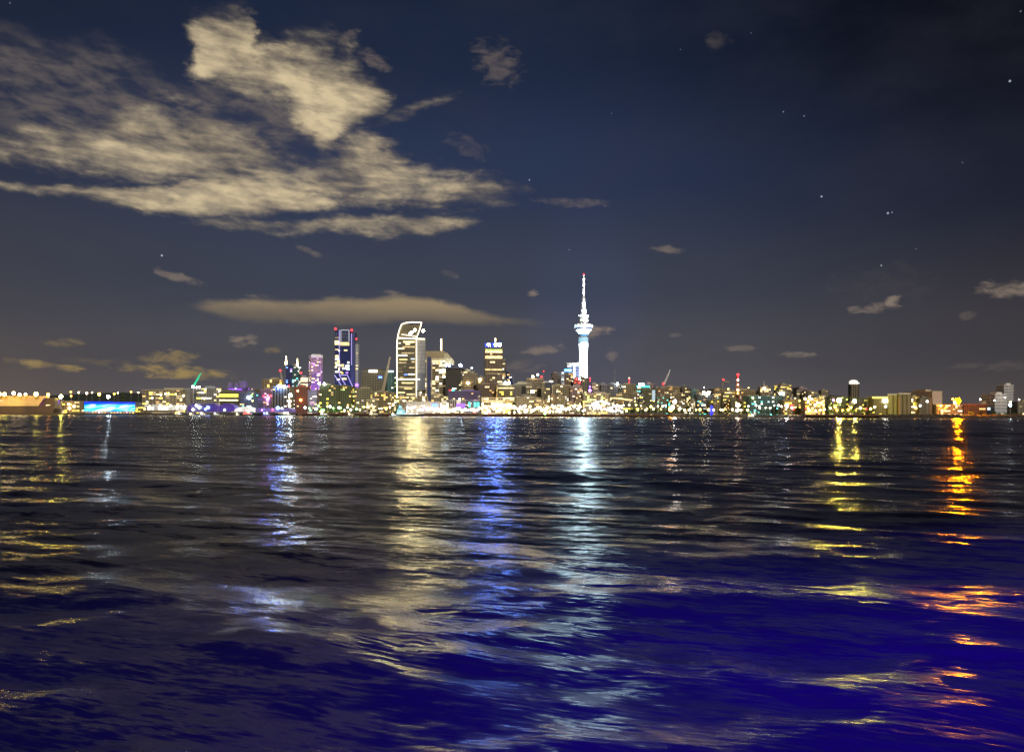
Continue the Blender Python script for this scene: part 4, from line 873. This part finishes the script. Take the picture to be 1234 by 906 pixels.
infill('d', 706, 800, 467, 476, 9, 1720, 1800, ('tan','khaki','grey'), ('amber','warm','white'), 'from the observation tower')
infill('e', 730, 860, 473, 484, 13, 1560, 1680, ('tan','khaki','slate','olive'), ('amber','yellow','white','teal'), 'below the turquoise crowned block')
infill('f', 822, 1000, 468, 475, 16, 1780, 1900, ('tan','brown','khaki','dark'), ('amber','warm','yellow'), 'from the dark brown tower')
infill('g', 860, 1000, 477, 486, 14, 1560, 1640, ('slate','olive','tan','grey'), ('amber','white','teal','yellow'), 'along the seafront lamps')
infill('h', 1000, 1056, 481, 487, 5, 1540, 1600, ('olive','dark','khaki'), ('yellow','green','warm'), 'on the yellow floodlit wharf')

# ------------------------------------------------------------------ wharves and rock walls
wh = mat('wharf_timber', (.16,.075,.04), .85, scale=.3); whd = mat('wharf_dark', (.05,.035,.03), .85, scale=.3)
def wharf(label, x0, x1, zt, y0=1462, y1=1482, m_=wh):
    t = empty('wharf', label, 'wharf', (ax((x0+x1)/2, y0), y0, 0)); w = (x1-x0)*y0/F
    MB().box(-w/2, w/2, 0, y1-y0-.1, zt-1.1, zt, m_).build('deck', t)
    MB().box(-w/2+.2, w/2-.2, -.4, -.02, zt-2.6, zt+.25, m_).build('fender_beam', t)
    MB().box(-w/2+2, w/2-2, 4, y1-y0-2, -1, zt-1.2, whd).build('back_wall', t)
    n = max(2, int(w/14))
    for k in range(min(n+1, 20)): MB().tube((-w/2+.6+(w-1.2)*k/n, .5, -3), (-w/2+.6+(w-1.2)*k/n, .5, zt-1.1), .55, m_).build('pile', t)
    return t
wharf('long rusty brown wharf edged with lights below the gold office', 511, 578, 5.5)
wharf('dark wharf with small boats below the green lit trees', 362, 470, 5)
wharf('brown lamp lined wharf left of the observation tower', 580, 700, 5)
wharf('low brown wharf under the glaring white canopies', 702, 806, 4.6)
wharf('dark red wharf under the yellow glowing terminal building', 970, 1062, 6.5, 1452)
wharf('dark wharf under the white dome hall and lilac canopy', 284, 356, 4.6, m_=whd)
rock = mat('rock_wall', (.05,.04,.03), .95, scale=.5)
def rocks(x0, x1, zt, y0=1462):
    rnd = random.Random(x0); m = MB(); n = int((x1-x0)/1.2)
    pts = [(ax(x0+(x1-x0)*i/n, y0), zt*rnd.uniform(.75, 1.15)) for i in range(n+1)]
    vs = []; 
    for i, (x, z) in enumerate(pts): vs += [(x, y0+rnd.uniform(-3, 2), -2), (x+rnd.uniform(-1,1), y0+7+rnd.uniform(-2, 2), z*.55), (x, y0+14, z), (x, 1483, z*.9)]
    m.add(vs, [(i*4+k, i*4+4+k, i*4+5+k, i*4+1+k) for i in range(n) for k in range(3)], rock)
    return tag(m.build('seawall'), kind='structure')
rocks(806, 970, 5.2); rocks(1062, 1300, 7.5, 1452); rocks(60, 284, 3.8); rocks(-60, 60, 3.4)

# ------------------------------------------------------------------ cranes and masts
def luffing(label, foot, tip, D, red=None, r=1.3, base=None, mc='beige'):
    a, b_ = at(*foot, D), at(*tip, D); t = empty('crane', label, 'crane', (a.x, D, base if base is not None else gz(D)))
    z0 = t.location.z; A_ = Vector((0, 0, a.z-z0)); T_ = b_ - Vector(t.location)
    m = MB(); d = (T_-A_); n = 9; up = Vector((-d.z, 0, d.x)).normalized()*r
    for s_ in (-1, 1): m.tube(A_+up*s_, T_+up*s_*.35, r*.28, wall(mc))
    for k in range(n):
        p, q_ = A_+d*(k/n), A_+d*((k+1)/n); f0, f1 = 1-.65*k/n, 1-.65*(k+1)/n
        m.tube(p+up*f0, q_-up*f1, r*.2, wall(mc)).tube(p-up*f0, q_+up*f1, r*.2, wall(mc))
    m.tube(A_, T_, r*.45, wall(mc)); m.build('jib', t)
    MB().tube((0,0,0), A_, r*.9, wall(mc)).build('tower', t)
    MB().box(-3, 3, -2, 2, A_.z-1.5, A_.z+2.5, wall('slate')).build('cab', t)
    MB().tube(A_+Vector((0,0,2)), A_+Vector((-d.x*.18, 0, 8)), r*.35, wall(mc)).build('back_stay', t)
    if red: p = at(*red, D)-Vector(t.location); lamp_ball(t, 'warning_lamp', p.x, -2, p.z, 2.1, lmat('red', .4))
    return t
luffing('pale crane boom leaning right in front of the broad dark glass office', (461,474), (470,430), 1600, None, 2.6, mc='beige')
luffing('pale thin crane boom leaning right above the amber terrace row', (800,464), (807.5,445.5), 1740, (799,462.5), 1.7, mc='white')
luffing('small tan crane with a red lamp at its tip left of the blue twin tower', (342,466), (338,448), 1640, (338,446.5), 1.6, mc='tan')
t = luffing('brown tower crane with short horizontal jib and red lamp', (871,459), (880,460.5), 1800, (871.5,457.5), 1.5, mc='tan')
def mast(label, x, yt, yb, D, c, lamps, r=1.2, lattice=False):
    a = at(x, yb, D); b_ = at(x, yt, D); t = empty('mast', label, 'mast', (a.x, D, a.z)); h = b_.z-a.z; m = MB()
    if lattice:
        for sx, sy in ((-1,-1),(1,-1),(1,1),(-1,1)): m.tube((sx*r*2.2, sy*r*2.2, -12), (sx*r*.5, sy*r*.5, h), r*.25, wall(c))
        for k in range(9):
            f0, f1 = r*(2.2-1.7*k/9), r*(2.2-1.7*(k+1)/9); z0, z1 = h*k/9, h*(k+1)/9
            m.tube((-f0,-f0,z0), (f1,-f1,z1), r*.18, wall(c)).tube((f0,-f0,z0), (-f1,-f1,z1), r*.18, wall(c))
    else: m.tube((0,0,-12), (0,0,h), r*.5, wall(c), r*.3)
    m.build('pole', t)
    for py, c_, rr_, k in lamps: lamp_ball(t, 'lamp', 0, -r*2.4, az_(py, D, x)-a.z, rr_, lmat(c_, k))
    return t
mast('red lit lattice mast with white lamps down its legs right of the brown crane', 888.5, 450.5, 476, 1640, 'red', [(451.5,'red',2.4,.5),(458,'white',1.6,.25),(455,'red',1.3,.4),(463.5,'warm',1.5,.2),(470,'warm',2.0,.35),(474,'yellow',1.6,.3)], 1.8, True)
mast('thin red lit mast with a violet glow at its foot right of the observation tower', 710.8, 455.5, 472, 1660, 'red', [(456,'red',1.7,.5),(459,'red',1.2,.4),(466,'violet',1.6,.5),(470.5,'violet',2.6,1.2),(470.5,'cool',1.8,.7)], 1.0)
mast('short red lit mast above the amber slope block', 758, 456, 468, 1740, 'red', [(457,'red',1.8,.4),(460.5,'red',1.5,.35),(455.5,'warm',.9,.2)], 1.2)
mast('slim pole with a red lamp beside the violet floodlit tower', 363, 449.5, 462, 1660, 'grey', [(449.2,'red',2.2,.4)], .9)
mast('tiny pale mast far off in the sky right of the observation tower', 741, 443, 470, 1900, 'grey', [], 1.6)
mast('tiny red lamp pole above the satellite dish', 655, 447.5, 458, 1800, 'grey', [(447.2,'red',1.3,.35)], .8)
mast('bare grey flagpole among the seafront lamps', 836, 481, 498, 1500, 'grey', [], 1.3)
# green floodlit mast
t = empty('lit_mast', 'slanting mast glowing emerald green above the grey panelled apartments', 'mast', (ax(233, 1540), 1540, gz(1540)))
a, b_ = at(233.2,465.5,1540)-Vector(t.location), at(242.3,449.3,1540)-Vector(t.location)
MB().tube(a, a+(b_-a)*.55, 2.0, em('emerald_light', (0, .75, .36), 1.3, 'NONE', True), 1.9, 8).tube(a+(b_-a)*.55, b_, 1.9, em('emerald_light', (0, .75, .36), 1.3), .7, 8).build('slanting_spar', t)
MB().tube((0,0,0), a, 1.1, wall('grey')).build('post', t); lamp_ball(t, 'lamp', a.x, -2, a.z-1, 2.0, lmat('white', .5)); lamp_ball(t, 'lamp', a.x+7, -2, a.z-2, 1.6, lmat('white', .4))
# blue lit tree-like fountain
t = empty('lit_obelisk', 'narrow deep blue glowing tapering column among the seafront lamps', 'sculpture', (ax(857.5, 1490), 1490, 3.2))
MB().lathe([(0, 2.2), (5, 3.2), (12, 3.6), (16, 2.8), (19.5, 1.2)], em('deep_blue_glow', (.0, .02, 1), 1.6, 'FRONT', True, .2), 12).build('glowing_column', t); MB().lathe([(-.5, 3.4), (0, 3.4)], wall('grey'), 12).build('base', t)

# ------------------------------------------------------------------ street lamps and floodlights (placed along quay and streets)
_LT = {}
def street_lamp(px, py, D, c, r, k, label, group, name='street_lamp'):
    p = at(px, py, D); z0 = 3.2 if D < 1520 else gz(D); hh = max(2.0, p.z-z0)
    o = empty(name, label, 'street lamp' if name == 'street_lamp' else 'floodlight', (p.x, D, z0), 0, group)
    if name not in _LT:
        pb = MB().tube((0,0,0), (0,0,1), .22, wall('grey')).build('pole'); _LT[name] = pb.data; bpy.data.objects.remove(pb)
    q_ = bpy.data.objects.new('pole', _LT[name]); COL.objects.link(q_); q_.parent = o; q_.scale = (1, 1, hh)
    (flood if name == 'floodlight' else lamp_ball)(o, 'lamp_head', 0, -.3, hh+r*.3, r*(1.0 if name == 'floodlight' else 1), lmat(c, k)); return o
rnd = random.Random(21)
def lamp_row(x0, x1, n, ylo, yhi, D0, D1, cols, r0, r1, k, label, group):
    for i in range(n):
        c = rnd.choice(cols); px = x0+(x1-x0)*(i+.5)/n+rnd.uniform(-.4, .4)*(x1-x0)/n
        street_lamp(px, rnd.uniform(ylo, yhi), rnd.uniform(D0, D1), c, rnd.uniform(r0, r1), k, label, group)
lamp_row(366, 432, 17, 489, 495, 1488, 1500, ('green','white','yellow','green'), 1.0, 2.0, .55, 'green or white lamp among the green lit quayside trees', 'lamps among the green lit trees')
lamp_row(432, 475, 10, 488, 494, 1488, 1510, ('warm','yellow','white'), .8, 1.5, .5, 'small warm lamp on the quay below the stepped gold block', 'quay lamps below the stepped gold block')
lamp_row(490, 512, 7, 490, 495, 1488, 1500, ('white','warm'), 1.0, 1.8, .6, 'white lamp on the quay in front of the plain grey ferry shed', 'quay lamps at the grey ferry shed')
lamp_row(512, 580, 24, 492.5, 495.3, 1484, 1490, ('white','warm','white','warm'), 1.3, 2.4, .6, 'glaring lamp in the dense row along the rusty brown wharf', 'lamps along the rusty wharf')
lamp_row(580, 606, 7, 491, 495.5, 1484, 1492, ('warm','white'), 1.1, 1.9, .5, 'warm lamp in front of the long cream lit gallery', 'lamps before the cream lit gallery')
lamp_row(606, 700, 34, 488.5, 495.5, 1484, 1500, ('white','warm','warm','white'), 1.1, 2.6, .65, 'glaring warm white lamp on the wharf left of the observation tower', 'lamps on the wharf left of the tower')
lamp_row(700, 760, 16, 487, 496, 1484, 1500, ('white','warm','yellow'), 1.0, 2.1, .6, 'bright lamp around the glaring canopies right of the observation tower', 'lamps around the canopies')
lamp_row(764, 812, 13, 488, 494.5, 1484, 1500, ('warm','yellow','white'), .9, 1.8, .5, 'warm lamp among the dark trees left of the amber glare lamp', 'lamps among the dark trees')
lamp_row(815, 905, 13, 493.5, 494.6, 1484, 1486, ('warm','yellow'), 1.3, 1.9, .55, 'evenly spaced warm lamp along the dark rock seawall', 'seafront lamps on the rock seawall')
lamp_row(900, 958, 10, 488.5, 492, 1488, 1500, ('white','warm'), .9, 1.5, .5, 'small pale lamp along the fence of the dark teal shed', 'lamps by the dark teal shed')
lamp_row(905, 1000, 14, 478, 486, 1540, 1700, ('warm','white','yellow'), .8, 1.4, .4, 'small lamp among sheds between the lattice mast and the yellow terminal', 'lamps among the right hand sheds')
lamp_row(968, 1058, 16, 489, 495, 1486, 1500, ('yellow','orange','warm','red'), 1.0, 2.0, .5, 'yellow or red lamp on the dark red wharf', 'lamps on the dark red wharf')
lamp_row(740, 905, 22, 466, 482, 1700, 1900, ('warm','white','yellow'), .8, 1.4, .35, 'small street light on the city slope right of the observation tower', 'street lights on the slope')
lamp_row(236, 352, 14, 470, 486, 1530, 1650, ('warm','yellow','white'), .9, 1.5, .4, 'small lamp among blocks between the green mast and the twin tower', 'lamps between green mast and twin tower')
lamp_row(176, 226, 8, 472, 486, 1500, 1550, ('warm','white','yellow'), .9, 1.6, .5, 'lamp in front of the long khaki apartment block', 'lamps before the khaki apartments')
lamp_row(470, 580, 14, 480, 489, 1510, 1560, ('warm','yellow','white'), .8, 1.5, .45, 'small street light behind the quay below the gold office', 'street lights below the gold office')
lamp_row(76, 172, 9, 472, 476, 1600, 1700, ('orange','warm','orange'), 1.0, 2.0, .5, 'orange or warm hillside lamp behind the cyan wave hall', 'hillside lamps behind the cyan hall')
lamp_row(1172, 1234, 6, 477, 489, 1520, 1600, ('white','cool','warm'), 1.0, 1.7, .5, 'white yard lamp near the right edge beside the white office', 'yard lamps at the right edge')
lamp_row(1098, 1150, 7, 481, 492, 1505, 1530, ('yellow','white','orange'), 1.0, 1.9, .5, 'yard lamp between the silos and the orange flare lamp', 'yard lamps by the silos')
SL = lambda px, py, D, c, r, k, label: street_lamp(px, py, D, c, r, k, label, None, 'floodlight')
SL(1153.5,484,1520,'flare',5.0,48.0,'fiercest orange flare lamp glowing over the long orange lit shed')
SL(1150.5,485.5,1522,'yellow',3.0,1.2,'yellow lamp touching the left of the fierce orange flare lamp')
SL(1011,483,1540,'yellow',3.8,26,'big yellow floodlight left of the two above the dark red wharf')
SL(1029.5,484,1545,'yellow',3.2,12,'yellow floodlight right of the big one on the green hill')
SL(1004,482.5,1540,'violet',2.0,1,'violet lamp beside the big yellow floodlight')
SL(808,493.8,1484,'orange',4.0,1.2,'amber glare lamp at the water edge under the pale thin crane')
SL(810.5,491,1488,'warm',3.0,1,'white lamp just above the amber glare lamp')
SL(813,484.5,1560,'white',3.2,3.5,'tall white lamp behind the amber glare lamp')
SL(350,477,1540,'cool',3.2,6,'tall glaring white lamp at the brown brick block left wall')
SL(349,484,1535,'warm',2.8,1.0,'second glaring lamp just under the tall white one by the brick block')
SL(349,489,1530,'warm',2.0,.8,'lowest warm lamp in the column by the brown brick block')
SL(74,478.5,1498,'yellow',3.2,5,'white yellow lamp on a pole right of the moored ship')
SL(58.5,476,1520,'orange',2.6,1.2,'orange lamp behind the bow of the moored ship')
SL(131,478.5,1540,'cool',2.6,6,'bluish white lamp above the cyan wave hall')
SL(120,475.5,1600,'orange',2.8,.8,'largest red orange hillside lamp above the cyan wave hall')
SL(86,477.5,1600,'orange',1.6,.6,'small orange lamp above the yellow green lit shed')
SL(954,490,1500,'red',2.6,1,'red glowing lamp left of the yellow terminal building')
SL(955.5,493,1500,'red',2.0,1,'lower red lamp left of the yellow terminal building')
SL(948,489.5,1500,'white',2.8,6,'bright white lamp left of the red lamps')
SL(889,489,1495,'white',3.4,.8,'bright white twin lamp on the seafront below the lattice mast')
SL(888,495,1488,'white',2.4,.6,'low white lamp at the seafront below the lattice mast')
SL(726,492,1490,'red',2.0,.6,'red lamp between the glaring canopies')
SL(656.5,498.6,1461,'green',1.6,.8,'green harbour light at the wharf edge')
SL(589,498.3,1461,'red',1.5,.8,'red harbour light at the wharf edge below the blue topped tower')
SL(572,497,1461,'red',1.2,.8,'small red light at the right end of the rusty wharf')
SL(509.5,494.2,1486,'violet',2.2,1.0,'violet lamp at the left end of the rusty wharf')
SL(1217,488.5,1510,'cool',2.4,.8,'white lamp below the tall pale slab')
SL(1067,490,1505,'white',1.8,.5,'white lamp at the foot of the olive silos')

# ------------------------------------------------------------------ trees along the quay
leafm = mat('leaf', (.06,.10,.03), .8, .5, .6); barkm = mat('bark', (.10,.07,.05), .9)
def leaf_clump(n, rx_, rz_, z0, seed, cone=False):
    r_ = random.Random(seed); m = MB(); cl_ = [(r_.uniform(-.7,.7)*rx_, r_.uniform(-.7,.7)*rx_, z0+r_.uniform(-.6,.6)*rz_, r_.uniform(.3,.6)) for _ in range(7)]
    for _ in range(n):
        if cone:
            h_ = r_.random(); rr_ = rx_*(1-h_)*r_.uniform(.3, 1); a = r_.uniform(0, 2*pi); c = Vector((rr_*cos(a), rr_*sin(a), z0-rz_+2*rz_*h_))
        else:
            q_ = r_.choice(cl_); v = Vector((r_.gauss(0,1), r_.gauss(0,1), r_.gauss(0,1))).normalized()*r_.random()**.4
            c = Vector((q_[0]+v.x*rx_*q_[3], q_[1]+v.y*rx_*q_[3], q_[2]+v.z*rz_*q_[3]))
        u_ = Vector((r_.gauss(0,1), r_.gauss(0,1), r_.gauss(0,1))).normalized(); w_ = u_.orthogonal().normalized(); s_ = r_.uniform(.35, .8)
        m.add([c-u_*s_, c+w_*s_*.7, c+u_*s_, c-w_*s_*.7], [(0,1,2,3)], leafm)
    return m
TP = []
for s_ in range(3):
    a = leaf_clump(420, 5.0, 3.6, 7.5, s_).build('crown').data
    t_ = MB().tube((0,0,-.5), (.2,.1,4.5), .45, barkm, .3).tube((.2,.1,4.2), (2,.6,7.5), .25, barkm, .1).tube((.2,.1,4.2), (-1.8,-.5,7.8), .25, barkm, .1).tube((.2,.1,4.4), (.1,1.2,9), .22, barkm, .08)
    TP.append((a, t_.build('trunk').data))
a = leaf_clump(420, 3.2, 8.0, 10, 9, True).build('crown').data; TP.append((a, MB().tube((0,0,-.5), (0,0,16), .5, barkm, .12).build('trunk').data))
for o in list(bpy.data.objects):
    if o.type == 'MESH' and o.parent is None and (o.name.startswith('crown') or o.name.startswith('trunk')): bpy.data.objects.remove(o)
def tree(px, D, k, sc_, label, group, z0=None):
    o = empty('conifer' if k == 3 else 'tree', label, 'tree', (ax(px, D), D, gz(D) if z0 is None else z0), rnd.uniform(0, 6), group); o.scale = (sc_,)*3
    for nm, d_ in (('crown', TP[k][0]), ('trunk', TP[k][1])):
        c = bpy.data.objects.new(nm, d_); COL.objects.link(c); c.parent = o
    return o
def trees(x0, x1, n, D0, D1, s0, s1, label, group):
    for i in range(n): tree(x0+(x1-x0)*(i+rnd.uniform(.2,.8))/n, rnd.uniform(D0, D1), rnd.randrange(3), rnd.uniform(s0, s1), label, group)
trees(374, 434, 11, 1502, 1512, .8, 1.15, 'leafy tree lit green from below on the quay under the dark green blocks', 'green lit quayside trees')
trees(752, 832, 15, 1502, 1530, .9, 1.4, 'dark leafy tree on the quay right of the glaring canopies', 'dark trees right of the canopies')
trees(832, 945, 15, 1505, 1530, .7, 1.1, 'dark leafy tree behind the seafront lamps', 'dark trees behind the seafront lamps')
trees(998, 1052, 10, 1510, 1530, 1.1, 1.6, 'yellow green lit tree around the yellow floodlights', 'trees around the yellow floodlights')
trees(618, 705, 11, 1502, 1512, .6, .95, 'small quayside tree among glaring lamps left of the observation tower', 'quayside trees left of the tower')
trees(432, 512, 8, 1502, 1520, .6, .9, 'small tree on the quay below the gold terraces', 'quayside trees below the gold terraces')
trees(1168, 1234, 8, 1500, 1520, .7, 1.1, 'dark tree near the right edge below the white office', 'trees at the right edge')
for px, s_ in ((132, 1.5), (148, 1.95), (139, 1.1), (165, 1.0)): tree(px, 1700, 3, s_, {132:'shorter dark conifer left of the tallest one above the cyan wave hall',148:'tallest dark conifer silhouetted above the cyan wave hall',139:'small dark conifer between the two taller conifers',165:'small dark conifer left of the khaki apartments'}[px], None, 14)
trees(90, 168, 9, 1660, 1720, 1.2, 1.8, 'dark round tree on the slope behind the cyan wave hall', 'trees behind the cyan hall')
# green uplights in those trees
for px in (388, 402, 414): p = at(px, 496, 1494); spot(p, at(px, 484, 1512), 7000, (.3, 1, .12), 120)
for px in (1012, 1030): p = at(px, 495, 1494); spot(p, at(px, 480, 1540), 5e4, (1, .85, .1), 120)

# ------------------------------------------------------------------ boats
bh = mat('boat_hull_dark', (.03,.03,.035), .5); bw_ = mat('boat_cabin_white', (.5,.5,.48), .5)
def boat(px, D, L_, label, hullm=bh, lights=('warm',), masth=0, cab=1):
    t = empty('boat', label, 'boat', (ax(px, D), D, 0))
    n = 10; st_ = []
    for i in range(n+1):
        u_ = i/n; x = -L_/2+L_*u_; hw = L_*.13*min(1, (1-u_)*3.2)**.6*(.85+.15*min(1, u_*5)); sh = L_*.06*(1+.7*u_*u_)
        st_ += [(x, -hw, sh), (x, -hw*.7, -.4), (x, hw*.7, -.4), (x, hw, sh)]
    m = MB(); m.add(st_, [(i*4+k, i*4+4+k, i*4+4+(k+1) % 4, i*4+(k+1) % 4) for i in range(n) for k in range(4)] + [(0,1,2,3), (n*4+3, n*4+2, n*4+1, n*4)], hullm); m.build('hull', t)
    z = L_*.06
    if cab: 
        MB().prism([(-L_*.3, z), (L_*.2, z), (L_*.13, z+L_*.09), (-L_*.3, z+L_*.09)], -L_*.08, L_*.08, bw_).box(-L_*.22, L_*.02, -L_*.06, L_*.06, z+L_*.09, z+L_*.14, bw_).build('cabin', t)
        for k in range(5): slab('window', t, -L_*.27+k*L_*.08, -L_*.22+k*L_*.08, -L_*.083, -L_*.0802, z+L_*.03, z+L_*.065, wmat(lights[0] if lights[0] in WIN else 'white'))
    if masth: MB().tube((0,0,z), (0,0,z+masth), .18, wall('white'), .1).tube((-L_*.35,0,z+2.2), (0,0,z+2.4), .14, wall('white')).build('mast', t)
    for i, c in enumerate(lights):
        if c in LAMP: lamp_ball(t, 'lamp', -L_*.2+i*L_*.2, -L_*.09, z+L_*.15, .9, lmat(c, .4))
    return t
boat(216, 1440, 26, 'small ferry with two orange lamps moored below the white marquee', lights=('orange','warm'))
boat(246, 1450, 22, 'white cabin boat below the violet hall', bw_, ('white',))
boat(262, 1452, 20, 'bare masted yacht below the violet hall', bw_, ('white',), 16)
boat(300, 1446, 34, 'long dark hulled boat with red light below the white dome', lights=('red','white'))
boat(322, 1448, 24, 'blue lit boat left of the brick block', lights=('blue','white'))
boat(347, 1446, 28, 'boat with bright cabin windows below the glaring white lamps', bw_, ('white','warm'))
boat(392, 1440, 30, 'dark boat at the left of the dark wharf', lights=('white',))
boat(424, 1440, 24, 'dark boat at the middle of the dark wharf', lights=('warm',))
boat(452, 1438, 34, 'long dark launch with mast at the right of the dark wharf', lights=('warm',), masth=10)
boat(497, 1444, 44, 'largest dark vessel moored left of the rusty wharf', lights=('white','warm'))
boat(476, 1450, 20, 'white hulled boat beside the largest dark vessel', bw_, ('cool',))
boat(232, 1455, 16, 'little yacht with tall mast left of the white cabin boat', bw_, ('warm',), 15)
boat(906, 1450, 26, 'small lit boat below the dark rock seawall', lights=('orange','warm'))
boat(288, 1455, 16, 'little yacht with tall mast right of the bare masted yacht', bw_, ('warm',), 17)

# dark land behind
hillm = mat('hill_dark', (.03,.035,.025), .95)
def hill(pts, D):
    m = MB(); P = [at(px, py, D) for px, py in pts]; vs = []
    for p in P: vs += [(p.x, D-300, 5), (p.x, D, p.z), (p.x, D+900, p.z*.7)]
    m.add(vs, [(i*3+k, i*3+3+k, i*3+4+k, i*3+1+k) for i in range(len(P)-1) for k in range(2)], hillm); tag(m.build('hill', smooth_=True), kind='structure')
hill([(-300,484),(-100,478),(60,476.5),(110,474),(150,473),(200,476),(300,474),(400,476),(520,478)], 2700)
hill([(640,478),(700,472),(760,469),(840,470),(920,472),(1000,476),(1060,481),(1120,486),(1200,487),(1300,487),(1500,488)], 2700)
for o in list(bpy.data.objects):
    fin(o)
